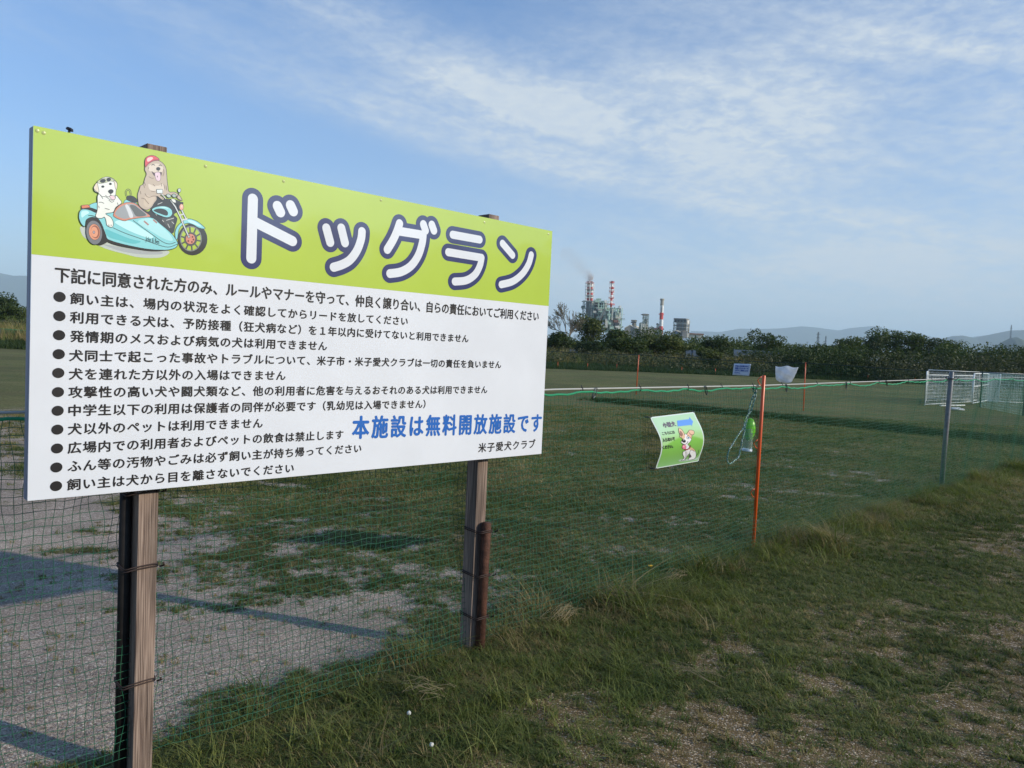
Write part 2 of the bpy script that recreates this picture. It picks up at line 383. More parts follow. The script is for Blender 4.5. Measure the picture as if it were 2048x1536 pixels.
# posts, stakes, wire ties
def tie(uc, n0, z, hw, hn, parent, jag=.0):
    mb = MB()
    for k in range(2):
        pts = []
        for i in range(20):
            a = 2*PI*i/20; cu = np.sign(math.cos(a))*abs(math.cos(a))**.35*hw; cn = np.sign(math.sin(a))*abs(math.sin(a))**.35*hn
            pts.append(BO + bu*(uc+cu) - bn*(n0+cn) + bz*(z-BO[2] + .009*k + jag*cu + .003*math.sin(3*a)))
        mb.tube(pts, .0028, 5, closed=True)
    mb.tube([BO+bu*(uc+hw)-bn*(n0-hn)+bz*(z-BO[2]), BO+bu*(uc+hw+.012)-bn*(n0-hn-.012)+bz*(z-BO[2]+.006), BO+bu*(uc+hw+.006)-bn*(n0-hn-.02)+bz*(z-BO[2]+.018)], .0035, 5)
    return board_obj('wire_tie', mb.v, mb.f, wire, parent, True)
zb = -BO[2]
for uc, zt, lab in ((.396, BH+.030, 'post with a dark steel stake wired to its left side'), (2.04, BH+.033, 'post with a short rusty stake wired to its front')):
    mb = MB(); mb.box(bpt(uc, (zt+zb-.3)/2, -.0525-.042), (.07, .084, zt-zb+.3), axb)
    p = bev(board_obj('post', mb.v, mb.f, wm)); p['label'] = lab
    if uc < 1:
        mb = MB(); mb.tube([bpt(uc-.056, zb-.3, -.125), bpt(uc-.056, .45, -.125)], .021, 16)
        board_obj('stake', mb.v, mb.f, pmat('dark_rusty_steel', (.014, .011, .010), .7, metal=.3, var=.4, vscale=20), None, True)
        for z in (1.015, .735, .30): tie(uc-.019, .099, z, .060, .056, nb, .06)
    else:
        mb = MB(); mb.tube([bpt(uc+.008, zb-.3, -.024), bpt(uc+.018, -.345, -.024), bpt(uc+.018, -.337, -.024)], [.025, .025, .020], 18)
        board_obj('stake', mb.v, mb.f, rust, None, True)
        for z in (.65, .42, .20): tie(uc+.001, .068, z, .047, .074, nb, -.03)
# screws along the edges
for u, v in ((.012, 1.195), (.03, 1.192), (.30+.25, 1.188), (.86, 1.19), (1.32, 1.192), (1.93, 1.185), (2.39, 1.19), (1.47, .555), (1.39, .42), (.56, .60)):
    mb = MB(); n = 10; V = [bpt(u, v, .0028)]+[bpt(u+.0055*math.cos(2*PI*k/n), v+.0055*math.sin(2*PI*k/n), .0016) for k in range(n)]+[bpt(u+.0065*math.cos(2*PI*k/n), v+.0065*math.sin(2*PI*k/n), .0002) for k in range(n)]
    mb.add(V, [(0, 1+k, 1+(k+1) % n) for k in range(n)]+[(1+k, 11+k, 11+(k+1) % n, 1+(k+1) % n) for k in range(n)])
    if v > 1: board_obj('screw', mb.v, mb.f, flat('screw_head', (.45, .5, .2) if v > 1 else (.5, .5, .52), .3))
mb = MB(); mb.tube([bpt(.106, BH-.002, -.02), bpt(.108, BH+.012, -.02)], .004, 8); mb.tube([bpt(.108, BH+.012, -.02), bpt(.110, BH+.018, -.02)], [.012, .010], 8)
board_obj('hook', mb.v, mb.f, flat('black_plastic', (.012, .012, .015)))
# ---- lettering
def text_obj(name, s, mat, u0_, u1_, v0, v1, hgt, bold, n, parent=None, track=True, place=None, em=1.):
    """one line of type set between two points of the board; bold adds weight by stacking shifted copies"""
    cu = bpy.data.curves.new(name, 'FONT'); cu.body = s; cu.size = 1; cu.resolution_u = 3; cu.space_character = max(1., abs(u1_-u0_)/len(s)/abs(hgt)/em) if track else 1.; cu.fill_mode = 'FRONT'
    tmp = bpy.data.objects.new(name, cu); C.objects.link(tmp)
    dg = bpy.context.evaluated_depsgraph_get(); me = bpy.data.meshes.new_from_object(tmp.evaluated_get(dg))
    co = np.empty(len(me.vertices)*3, np.float32); me.vertices.foreach_get('co', co); co = co.reshape(-1, 3)
    fs = [tuple(p.vertices) for p in me.polygons]
    C.objects.unlink(tmp); bpy.data.objects.remove(tmp); bpy.data.meshes.remove(me)
    lo, hi = co.min(0), co.max(0); tx = (co[:, 0]-lo[0])/(hi[0]-lo[0]); ty = co[:, 1]-(lo[1]+hi[1])/2
    V = []; Fs = []
    offs = [(0, 0)] if not bold else [(0, 0), (bold, 0), (-bold, 0), (0, bold*.8), (0, -bold*.8)]
    for k, (ox, oy) in enumerate(offs):
        uu = u0_+tx*(u1_-u0_)+ox; vv = v0+tx*(v1-v0)+ty*hgt+oy
        nn = n+k*.00012
        V.append((uu, vv, nn)); Fs += [tuple(i+k*len(co) for i in f) for f in fs]
    P = [place(a, b_, nn) if place else bpt(a, b_, nn) for (uu, vv, nn) in V for a, b_ in zip(uu, vv)]
    if place: return P, Fs
    o = board_obj(name, P, Fs, mat, parent); o['kind'] = 'stuff'; return o
INK = gloss((.008, .007, .010), 'black_ink'); BLUE = gloss((.003, .115, .46), 'blue_ink'); NAVY = gloss((.008, .018, .115), 'navy_ink')
z4 = lambda x, y: p2b(40+x/3.1345, 520+y/3.1345)
z5 = lambda x, y: p2b(560+x/3.7236, 560+y/3.7236)
z3 = lambda x, y: p2b(460+x/3.1508, 360+y/3.1508)
z2 = lambda x, y: p2b(140+x/6.4, 290+y/6.4)
LN = [('下記に同意された方のみ、ルールやマナーを守って、仲良く譲り合い、自らの責任においてご利用ください', z4(220, 90), z5(1925, 272), .054, None),
      ('飼い主は、場内の状況をよく確認してからリードを放してください', z4(315, 240), z5(950, 308), .0415, z4(248, 231)),
      ('利用できる犬は、予防接種（狂犬病など）を１年以内に受けてないと利用できません', z4(315, 358), z5(1402, 437), .0415, z4(247, 351)),
      ('発情期のメスおよび病気の犬は利用できません', z4(315, 477), z5(348, 492), .0415, z4(245, 471)),
      ('犬同士で起こった事故やトラブルについて、米子市・米子愛犬クラブは一切の責任を負いません', z4(310, 597), z5(1645, 630), .0415, z4(243, 590)),
      ('犬を連れた方以外の入場はできません', z4(308, 714), z4(1663, 724), .0415, z4(240, 708)),
      ('攻撃性の高い犬や闘犬類など、他の利用者に危害を与えるおそれのある犬は利用できません', z4(305, 828), z5(1542, 816), .0415, z4(238, 828)),
      ('中学生以下の利用は保護者の同伴が必要です（乳幼児は入場できません）', z4(305, 943), z5(1082, 923), .0415, z4(236, 945)),
      ('犬以外のペットは利用できません', z4(302, 1060), z4(1520, 1022), .0415, z4(234, 1063)),
      ('広場内での利用者およびペットの飲食は禁止します', z4(300, 1178), z5(470, 1150), .0415, z4(232, 1181)),
      ('ふん等の汚物やごみは必ず飼い主が持ち帰ってください', z4(300, 1293), z5(604, 1252), .0415, z4(228, 1300)),
      ('飼い主は犬から目を離さないでください', z4(295, 1410), z4(1715, 1303), .0415, z4(226, 1417))]
bul = None
for s, a, e, h, bb in LN:
    vm = (a[1]+e[1])/2
    text_obj('text_line', s, INK, a[0], e[0], a[1], e[1], h, .0012 if h < .05 else .0014, .0010)
    if bb is not None:
        n = 28; V = [bpt(bb[0]+.0178*math.cos(2*PI*k/n), bb[1]+.0168*math.sin(2*PI*k/n), .0012) for k in range(n)]
        board_obj('bullet', V, [tuple(range(n))], INK)
a, e = z5(541, 1098), z5(1945, 1062)
text_obj('text_line', '本施設は無料開放施設です', BLUE, a[0], e[0], a[1], e[1], .107, .0034, .0010, em=.74)
a, e = z5(1478, 1250), z5(1900, 1218)
text_obj('text_line', '米子愛犬クラブ', INK, a[0], e[0], a[1], e[1], .0505, .0013, .0010)
# ---- rounded title
def smooth_pts(P, closed=False, n=5):
    P = [np.asarray(p, float) for p in P]; out = []; m = len(P)
    for i in range(m if closed else m-1):
        if closed: a, b_, c_, d = P[i-1], P[i], P[(i+1) % m], P[(i+2) % m]
        else: a, b_, c_, d = P[max(i-1, 0)], P[i], P[i+1], P[min(i+2, m-1)]
        for k in range(n):
            t_ = k/n; out.append(.5*((2*b_)+(-a+c_)*t_+(2*a-5*b_+4*c_-d)*t_*t_+(-a+3*b_-3*c_+d)*t_**3))
    if not closed: out.append(P[-1])
    return out
def capsule(P, r):
    P = [np.asarray(p, float) for p in P]; L = []; Rr = []
    for i, p in enumerate(P):
        t_ = P[min(i+1, len(P)-1)]-P[max(i-1, 0)]; t_ = t_/np.linalg.norm(t_); nn = np.array([-t_[1], t_[0]])
        if 0 < i < len(P)-1:
            t1 = P[i]-P[i-1]; t1 /= np.linalg.norm(t1); nn1 = np.array([-t1[1], t1[0]]); k = 1/max(.6, nn@nn1)
        else: k = 1
        L.append(p+nn*r*k); Rr.append(p-nn*r*k)
    def arc(c_, t_):
        a0 = math.atan2(t_[0], -t_[1]) ; return [c_+r*np.array([math.cos(a0-PI*k/12), math.sin(a0-PI*k/12)]) for k in range(1, 12)]
    te = P[-1]-P[-2]; te /= np.linalg.norm(te); ts = P[0]-P[1]; ts /= np.linalg.norm(ts)
    out = L + arc(P[-1], te) + Rr[::-1] + arc(P[0], ts)
    return out
def fillpoly(P2, n, place=bpt):
    tri = tessellate_polygon([[Vector((p[0], p[1], 0)) for p in P2]])
    return [place(p[0], p[1], n) for p in P2], [tuple(q) for q in tri]
TITLE = [[[(143, 120), (133, 493)], [(150, 262), (392, 385)], [(298, 165), (316, 203)], [(380, 160), (397, 197)]],
         [[(606, 303), (630, 393)], [(700, 303), (723, 396)], 'S', [(830, 325), (824, 375), (798, 445), (755, 503), (705, 533), (652, 550)]],
         ['S', [(1067, 275), (1050, 325), (1025, 380), (990, 438)], [(1060, 322), (1216, 347)], 'S', [(1216, 347), (1209, 400), (1185, 475), (1140, 540), (1078, 578), (1006, 590)], [(1217, 280), (1230, 318)], [(1270, 283), (1283, 318)]],
         [[(1402, 345), (1572, 376)], [(1374, 455), (1584, 490)], 'S', [(1584, 490), (1573, 540), (1543, 595), (1488, 632), (1415, 640)]],
         [[(1716, 400), (1779, 474)], 'S', [(1897, 472), (1880, 530), (1842, 590), (1782, 638), (1708, 659)]]]
WID = [.0203, .0190, .0195, .0190, .0188]
for ch, wr in zip(TITLE, WID):
    mode = None; strokes = []
    for s_ in ch:
        if isinstance(s_, str): mode = s_; continue
        Q = [z3(*p) for p in s_]
        if mode == 'S': Q = smooth_pts(Q, n=6)
        elif mode == 'C': Q = [Q[0]] + smooth_pts(Q[1:], n=6)
        mode = None; strokes.append(Q)
    o1 = MB(); o2 = MB()
    for i, Q in enumerate(strokes):
        v_, f_ = fillpoly(capsule(Q, wr+.0222), .0009+.00012*i); o1.add(v_, f_)
        v_, f_ = fillpoly(capsule(Q, wr), .0018+.00012*i); o2.add(v_, f_)
    par = board_obj('title_letter', o1.v, o1.f, NAVY)
    w_ = board_obj('letter_fill', o2.v, o2.f, WHITE, par); w_.matrix_parent_inverse = Matrix.Identity(4)
# ---- picture printed on the green band
class Art:
    def __init__(s, place, n0, dn, sub=0): s.place = place; s.n = n0; s.dn = dn; s.by = {}; s.sub = sub
    def poly(s, P2, col):
        s.n += s.dn; T = [[np.asarray(P2[i], float) for i in q] for q in tessellate_polygon([[Vector((p[0], p[1], 0)) for p in P2]])]
        for _ in range(s.sub):
            T2 = []
            for a, b_, c_ in T:
                m1, m2, m3 = (a+b_)/2, (b_+c_)/2, (a+c_)/2; T2 += [[a, m1, m3], [m1, b_, m2], [m3, m2, c_], [m1, m2, m3]]
            T = T2
        mb = s.by.setdefault(tuple(round(c_, 3) for c_ in col), MB())
        for q in T: mb.add([s.place(p[0], p[1], s.n) for p in q], [(0, 1, 2)])
    def shape(s, P, col, line=0, lc=(.02, .02, .025), smooth=True):
        Q = smooth_pts(P, True, 4) if smooth else [np.asarray(p, float) for p in P]
        s.poly(Q, col)
        if line: s.stroke(Q+[Q[0]], line, lc, smooth=False)
    def stroke(s, P, wd, col=(.02, .02, .025), smooth=True):
        Q = smooth_pts(P, n=4) if smooth else [np.asarray(p, float) for p in P]
        s.n += s.dn; mb = s.by.setdefault(tuple(round(c_, 3) for c_ in col), MB()); V = []
        for i, p in enumerate(Q):
            t_ = Q[min(i+1, len(Q)-1)]-Q[max(i-1, 0)]; t_ = t_/(np.linalg.norm(t_)+1e-9); nn = np.array([-t_[1], t_[0]])*wd/2
            V += [p+nn, p-nn]
        mb.add([s.place(p[0], p[1], s.n) for p in V], [(2*i, 2*i+1, 2*i+3, 2*i+2) for i in range(len(Q)-1)])
    def ell(s, x, y, rx, ry, col, rot=0, line=0, n=24, lc=(.02, .02, .025)):
        c_, q_ = math.cos(rot), math.sin(rot)
        P = [(x+rx*math.cos(2*PI*k/n)*c_-ry*math.sin(2*PI*k/n)*q_, y+rx*math.cos(2*PI*k/n)*q_+ry*math.sin(2*PI*k/n)*c_) for k in range(n)]
        s.shape(P, col, line, lc, smooth=False)
    def ring(s, x, y, rx, ry, wd, col, n=28):
        s.stroke([(x+rx*math.cos(2*PI*k/n), y+ry*math.sin(2*PI*k/n)) for k in range(n+1)], wd, col, smooth=False)
def zplace(zf):
    return lambda x, y, n: bpt(*zf(x, y), n)
A = Art(zplace(z2), .0008, .00003)
K = (.012, .012, .016); CY = (.24, .62, .66); CYL = (.52, .84, .86); CYD = (.07, .38, .44); OR = (.68, .20, .10); GRN = (.40, .535, .048)
A.shape([(130, 1050), (210, 1060), (280, 1215), (480, 1240), (900, 1320), (1230, 1350), (1262, 1390), (1150, 1442), (900, 1440), (700, 1395), (450, 1325), (210, 1205), (145, 1130)], (.50, .55, .50))
A.shape([(430, 1270), (800, 1335), (1150, 1362), (1150, 1400), (850, 1395), (600, 1345)], (.38, .41, .42))
A.shape([(690, 730), (720, 700), (780, 720), (850, 745), (850, 790), (700, 790)], CY, 6)
A.shape([(722, 660), (780, 645), (845, 680), (862, 730), (800, 735), (730, 705)], K)
A.stroke([(722, 655), (712, 605), (738, 570), (768, 588), (778, 640)], 22); A.stroke([(722, 655), (712, 605), (738, 570), (768, 588), (778, 640)], 9, GRN)
A.shape([(820, 735), (900, 800), (1010, 850), (1060, 720), (1130, 660), (1250, 690), (1330, 690), (1430, 735), (1440, 770), (1390, 800), (1400, 840), (1330, 890), (1372, 940), (1350, 1030), (1305, 1135), (1150, 1015), (980, 900), (850, 790)], K)
A.shape([(1180, 930), (1290, 920), (1330, 960), (1300, 1060), (1220, 1020)], (.05, .05, .05)); 
for q in ([(1120, 760), (1180, 735)], [(1090, 880), (1110, 900)], [(1180, 960), (1200, 985)], [(1250, 1010), (1275, 1060)], [(1230, 965), (1330, 935)], [(1300, 980), (1330, 1010)]): A.stroke(q, 7, (.6, .6, .58), smooth=False)
# front wheel
A.ell(1567, 1208, 190, 205, K, .0); A.ell(1500, 1170, 60, 120, K, .3)
A.ell(1545, 1200, 140, 162, (.20, .21, .21)); A.ell(1545, 1200, 125, 148, GRN)
for k in range(10):
    a_ = 2*PI*k/10+.2; A.stroke([(1545+50*math.cos(a_), 1205+50*math.sin(a_)), (1545+130*math.cos(a_), 1200+152*math.sin(a_))], 20, (.07, .07, .07), smooth=False)
A.ell(1542, 1205, 84, 90, (.08, .08, .08)); A.ell(1540, 1203, 62, 68, (.62, .24, .17), line=5)
for dx, dy in ((-24, -28), (26, -26), (-28, 26), (18, 38), (38, 8)): A.ell(1540+dx, 1203+dy, 11, 13, (.16, .03, .02))
A.shape([(1350, 1200), (1342, 1120), (1370, 1045), (1430, 985), (1500, 948), (1560, 952), (1640, 988), (1724, 1060), (1705, 1074), (1640, 1058), (1570, 1018), (1500, 1003), (1430, 1030), (1390, 1090), (1372, 1200)], CY, 7)
A.shape([(1500, 965), (1570, 970), (1640, 1010), (1680, 1045), (1600, 1020), (1530, 990)], CYL)
for q in ([(1285, 705), (1345, 790), (1410, 920), (1445, 1010), (1518, 1175)], [(1395, 770), (1440, 860), (1490, 960)]): A.stroke(q, 26, smooth=False); A.stroke(q, 14, (.62, .66, .66), smooth=False)
A.stroke([(1400, 900), (1450, 885)], 16, (.6, .62, .6), smooth=False); A.stroke([(1420, 965), (1500, 945)], 20, (.6, .62, .6), smooth=False)
A.ell(1518, 1175, 14, 16, (.5, .5, .5), line=5)
A.shape([(1370, 750), (1440, 730), (1442, 765), (1390, 790)], K); A.ell(1412, 795, 36, 46, K); A.ell(1424, 795, 27, 40, (.80, .38, .28), line=4); A.ell(1428, 785, 10, 18, (.92, .62, .5))
A.shape([(1045, 825), (1100, 792), (1210, 783), (1285, 815), (1308, 868), (1285, 915), (1225, 928), (1140, 900), (1075, 868)], CY, 7); A.shape([(1065, 840), (1130, 815), (1210, 825), (1250, 865), (1235, 905), (1150, 880)], K); A.shape([(1130, 795), (1200, 792), (1260, 815), (1200, 808)], CYL)
# rider
T1 = (.52, .42, .33); T2 = (.70, .60, .50); TD = (.20, .13, .10)
A.shape([(975, 370), (955, 430), (935, 500), (898, 525), (880, 580), (862, 640), (868, 720), (880, 770), (925, 815), (985, 832), (1040, 800), (1075, 745), (1108, 700), (1110, 655), (1180, 705), (1200, 680), (1150, 640), (1260, 650), (1340, 640), (1380, 690), (1432, 712), (1400, 650), (1340, 605), (1266, 600), (1250, 530), (1240, 450), (1235, 380), (1225, 300), (1190, 240), (1130, 200), (1050, 190), (980, 240), (952, 310)], T1, 7)
A.shape([(1000, 500), (1060, 520), (1130, 520), (1190, 500), (1195, 580), (1130, 610), (1050, 590), (1010, 560)], T2)
A.shape([(1010, 270), (1080, 240), (1150, 250), (1190, 300), (1170, 350), (1090, 350), (1010, 330)], T2)
A.shape([(960, 650), (1040, 660), (1090, 670), (1060, 740), (1000, 800), (940, 760)], (.60, .49, .38))
A.shape([(1040, 335), (1078, 360), (1130, 352), (1172, 352), (1155, 410), (1110, 415), (1065, 385)], (.08, .04, .05))
A.shape([(1085, 358), (1148, 355), (1156, 440), (1128, 465), (1096, 440)], (.78, .58, .66), 4); A.ell(1115, 405, 5, 12, K)
A.ell(1126, 306, 27, 23, K); A.stroke([(1126, 325), (1124, 352)], 5)
A.stroke([(1040, 262), (1060, 250), (1082, 262)], 9); A.stroke([(1135, 266), (1152, 256), (1168, 270)], 9)
for q in ([(1190, 310), (1200, 350), (1185, 400)], [(1005, 405), (1040, 425), (1070, 425)], [(1060, 505), (1085, 530)], [(1195, 500), (1210, 560)], [(1165, 490), (1170, 530)], [(950, 480), (965, 520)], [(940, 510), (950, 550)], [(955, 620), (975, 655), (1010, 670), (1060, 655), (1105, 655)], [(910, 680), (950, 690), (975, 720), (1005, 755)], [(1035, 590), (1080, 595), (1110, 585)], [(895, 590), (905, 630)], [(1005, 285), (1000, 310)], [(1225, 520), (1235, 580)], [(1205, 650), (1180, 690)]): A.stroke(q, 6, TD)
A.shape([(962, 285), (955, 215), (975, 160), (1030, 135), (1090, 145), (1142, 192), (1070, 205), (1005, 240)], (.66, .07, .09), 6); A.shape([(985, 175), (1030, 155), (1060, 170), (1030, 200), (990, 215)], (.90, .55, .55)); A.stroke([(966, 280), (1005, 232), (1070, 198), (1140, 190)], 14, (.38, .05, .08))
# handlebar, mirrors
A.stroke([(1145, 600), (1190, 650), (1222, 690)], 10, (.6, .64, .62)); A.shape([(1103, 570), (1180, 568), (1182, 618), (1108, 620)], (.74, .80, .80), 7, smooth=False)
A.stroke([(1360, 680), (1385, 630), (1400, 600)], 8); A.ell(1395, 582, 20, 26, (.55, .62, .60), line=6); A.ell(1258, 652, 32, 22, (.45, .55, .50), .4, line=7); A.ell(1328, 650, 28, 22, (.35, .45, .40), .4, line=7)
A.shape([(1290, 690), (1340, 700), (1350, 740), (1310, 730)], (.75, .77, .72), 5)
# sidecar
A.shape([(345, 740), (250, 765), (240, 800), (345, 830)], CY, 6); A.shape([(150, 800), (250, 800), (345, 835), (345, 880), (240, 850), (150, 825)], K)
A.shape([(142, 775), (225, 765), (252, 785), (250, 800), (160, 815), (145, 808)], OR, 5, smooth=False)
A.shape([(110, 900), (122, 848), (160, 822), (240, 830), (330, 868), (420, 880), (500, 858), (560, 868), (700, 930), (1020, 925), (1150, 1010), (1290, 1130), (1355, 1215), (1374, 1270), (1335, 1322), (1200, 1348), (1000, 1335), (800, 1300), (600, 1252), (475, 1205), (430, 1100), (370, 970), (285, 925), (205, 960), (185, 1045), (140, 1010), (114, 950)], CY, 8)
A.shape([(470, 1205), (600, 1250), (800, 1300), (1000, 1335), (1250, 1345), (1050, 1358), (800, 1325), (600, 1285), (480, 1240)], K)
A.shape([(150, 850), (210, 842), (240, 870), (190, 900), (150, 930), (138, 890)], CYL); A.shape([(640, 960), (780, 980), (900, 1060), (1060, 1170), (1000, 1190), (800, 1120), (640, 1040), (570, 990)], CYL)
A.shape([(860, 985), (1010, 940), (1120, 1000), (1260, 1130), (1310, 1220), (1220, 1210), (1040, 1110)], (.40, .74, .77)); A.shape([(450, 1080), (560, 1120), (760, 1200), (900, 1235), (800, 1265), (600, 1215), (480, 1170)], (.12, .50, .54))
A.stroke([(800, 965), (900, 1040), (1050, 1150), (1180, 1240), (1270, 1268), (1345, 1245)], 7); A.stroke([(545, 1060), (700, 1130), (900, 1200), (1100, 1272), (1250, 1308), (1368, 1270)], 7)
A.stroke([(230, 905), (300, 912), (370, 965), (420, 1060)], 9)
A.stroke([(942, 975), (1000, 1025)], 20, (.40, .20, .17)); A.stroke([(1060, 955), (1108, 1000)], 20, (.40, .20, .17))
A.shape([(205, 985), (240, 935), (300, 925), (370, 980), (430, 1080), (470, 1200), (475, 1240), (400, 1280), (330, 1270), (250, 1200), (205, 1100)], K)
A.ell(305, 1122, 103, 155, (.17, .18, .20), -.12, line=4); A.ell(308, 1115, 73, 102, (.72, .30, .18), -.12, line=4); A.ell(318, 1113, 55, 84, (.30, .10, .06), -.12); A.ell(308, 1115, 44, 68, (.74, .33, .20), -.12); A.ell(300, 1118, 14, 18, (.4, .35, .4), line=4)
A.shape([(550, 892), (578, 822), (640, 765), (720, 737), (800, 740), (860, 770), (930, 840), (1025, 915), (900, 932), (760, 955), (690, 972), (610, 948), (558, 918)], (.62, .24, .16), 5)
A.shape([(572, 885), (600, 828), (660, 782), (740, 756), (810, 762), (870, 800), (985, 902), (850, 918), (740, 938), (690, 946), (620, 925)], (.33, .35, .37)); A.shape([(760, 775), (820, 775), (875, 815), (970, 898), (850, 915), (800, 850)], (.11, .12, .12)); A.shape([(700, 775), (735, 768), (790, 870), (800, 925), (760, 930), (730, 850)], (.66, .68, .70))
# passenger
W1 = (.80, .82, .76)
A.shape([(360, 630), (347, 740), (343, 840), (322, 905), (345, 935), (400, 940), (435, 925), (455, 970), (465, 1025), (500, 1050), (540, 1050), (548, 990), (515, 925), (450, 880), (545, 862), (580, 800), (655, 742), (625, 690), (585, 645), (500, 600)], W1, 7)
A.shape([(350, 478), (395, 432), (460, 410), (525, 422), (570, 455), (600, 500), (585, 580), (578, 650), (565, 700), (515, 705), (450, 665), (400, 660), (360, 620), (310, 590), (300, 545), (325, 505)], W1, 6)
A.shape([(340, 485), (310, 520), (300, 560), (345, 605), (365, 600), (355, 540)], (.76, .66, .52), 5); A.shape([(530, 440), (580, 470), (600, 510), (588, 575), (572, 545), (560, 480)], (.78, .68, .54), 5)
A.shape([(345, 470), (370, 495), (440, 485), (510, 465), (560, 470), (520, 425), (450, 425), (390, 440)], (.55, .58, .38), 4); A.ell(415, 462, 38, 24, K, -.2); A.ell(490, 445, 30, 22, K, -.2)
A.ell(414, 535, 20, 15, K); A.ell(511, 500, 18, 15, K); A.shape([(482, 590), (515, 568), (548, 582), (545, 612), (512, 628), (488, 610)], K)
A.stroke([(515, 625), (512, 645), (480, 668), (448, 645)], 6); A.stroke([(512, 645), (560, 655), (575, 640)], 6); A.shape([(500, 655), (560, 655), (568, 695), (530, 700)], (.84, .58, .64), 4)
for q in ([(385, 640), (415, 690)], [(490, 705), (530, 735), (560, 715)], [(365, 735), (400, 735), (430, 750)], [(600, 740), (610, 770)], [(440, 812), (500, 828)], [(360, 780), (368, 810)], [(490, 1020), (495, 1040)], [(520, 1020), (522, 1040)]): A.stroke(q, 6)
for nm, colr in (('picture', None),):
    pic = None
    for c_, mb in A.by.items():
        mt = gloss(c_, 'print_%02d_%02d_%02d' % tuple(int(99*q) for q in c_))
        o = board_obj('picture' if pic is None else 'picture_colour', mb.v, mb.f, mt, pic)
        if pic is not None: o.matrix_parent_inverse = Matrix.Identity(4)
        else: pic = o; o['label'] = 'printed drawing of two dogs riding a pale blue motorcycle and sidecar'
        o['kind'] = 'stuff' if pic is not o else 'thing'
a, e = z2(962, 1208), z2(1135, 1250)
o = text_obj('signature', 'John & Ben', INK, a[0], e[0], a[1], e[1], .024, 0, .0048)

# ------------------------------------------------------------------ net fences
netm = pmat('green_net', (.012, .115, .055), .5, spec=.4); ropem = pmat('green_rope', (.012, .30, .13), .55, bump=.6, bscale=300)
def strands(lines, r):
    """many thin three sided cords at once; lines: array (n, m, 3)"""
    L = np.asarray(lines, float); n, m, _ = L.shape
    T = np.gradient(L, axis=1); T /= np.linalg.norm(T, axis=2, keepdims=True)+1e-9
    ref = np.where(np.abs(T[..., 2:3]) > .7, np.array([.7, -.7, 0.]), np.array([0, 0, 1.]))
    A_ = np.cross(T, ref); A_ /= np.linalg.norm(A_, axis=2, keepdims=True)+1e-9; B_ = np.cross(T, A_)
    V = np.stack([L+r*(A_*math.cos(q)+B_*math.sin(q)) for q in (0, 2*PI/3, 4*PI/3)], 2)
    i = np.arange(n*m*3).reshape(n, m, 3); f = []
    for k in range(3):
        k2 = (k+1) % 3; f.append(np.stack([i[:, :-1, k], i[:, :-1, k2], i[:, 1:, k2], i[:, 1:, k]], -1).reshape(-1, 4))
    return V.reshape(-1, 3), np.concatenate(f)
def polyline(P, s):
    P = np.asarray(P, float); d = np.r_[0, np.cumsum(np.hypot(*np.diff(P, axis=0).T))]
    return np.stack([np.interp(s, d, P[:, 0]), np.interp(s, d, P[:, 1])], -1), d[-1]
nf = thing('net_fence', 'long green net fence running past the notice board to the grey post and beyond', 'fence', (2.05, 6.33, 0))
LT = polyline(FENCE, [0])[1]
dist_at = lambda x: np.interp(x, FENCE[:, 0], np.r_[0, np.cumsum(np.hypot(*np.diff(FENCE, axis=0).T))])
hx = [-3.6, -1.42, -.24, .25, 2.05, 5.67, 9.07, 14]; hcord = [1.30, 1.31, 1.355, 1.372, 1.385, 1.462, 1.50, 1.55]
ties_x = np.array([-3.5, -2.6, -1.95, -1.42, -.7, -.24, .10, .43, .86, 1.28, 1.62, 1.98, 2.35, 2.85, 3.4, 3.95, 4.6, 5.2, 5.6, 6.0, 6.6, 7.3, 8.1, 9.0, 10.2, 11.5, 12.8, 14])
td = dist_at(ties_x)
def rope_h(s):
    """height of the net's green top rope: it hangs in small swags between the ties"""
    s = np.asarray(s, float); x = np.interp(s, np.r_[0, np.cumsum(np.hypot(*np.diff(FENCE, axis=0).T))], FENCE[:, 0])
    hc = np.interp(x, hx, hcord); i = np.clip(np.searchsorted(td, s)-1, 0, len(td)-2)
    t_ = np.clip((s-td[i])/(td[i+1]-td[i]), 0, 1)
    return hc - .014 - .11*(td[i+1]-td[i])*t_*(1-t_)*(1+.5*np.sin(i*2.3)), hc
def nrm(s):
    a_, _ = polyline(FENCE, s-.02); b_, _ = polyline(FENCE, s+.02); d = b_-a_; d /= np.linalg.norm(d, axis=-1, keepdims=True)+1e-9
    return np.stack([d[..., 1], -d[..., 0]], -1)
def netpt(s, q):
    """point of the net at distance s along it, q = 0 top .. 1 bottom"""
    p, _ = polyline(FENCE, s); h, _ = rope_h(s); n_ = nrm(s)
    out = .10*q*q + .03*np.sin(s*1.9+q*2)*q*(1-q)*2 + .012*np.sin(s*7+q*9)
    z = h*(1-q) + .02*q
    wob = .006*np.sin(s*23+q*31) + .004*np.sin(s*61+q*17)
    d = np.stack([-n_[..., 1], n_[..., 0]], -1)
    lean = .10*q*sst(s, 5, 9)
    return np.stack([p[..., 0]+n_[..., 0]*out+d[..., 0]*(wob+lean), p[..., 1]+n_[..., 1]*out+d[..., 1]*(wob+lean), z+.003*np.sin(s*41+q*11)], -1)
cell = .031
sv = np.arange(.35, LT, cell); qs = np.linspace(0, 1, 34)
SS, QQ = np.meshgrid(sv, qs, indexing='ij')
va, fa = strands(netpt(SS+.004*np.sin(SS*37+QQ*19), QQ), .00115)
qh = np.linspace(0, 1, 44); sh = np.arange(.35, LT, .05)
SS, QQ = np.meshgrid(sh, qh, indexing='xy'); vb, fb = strands(netpt(SS, QQ+.0015*np.sin(SS*17+QQ*70)), .00135)
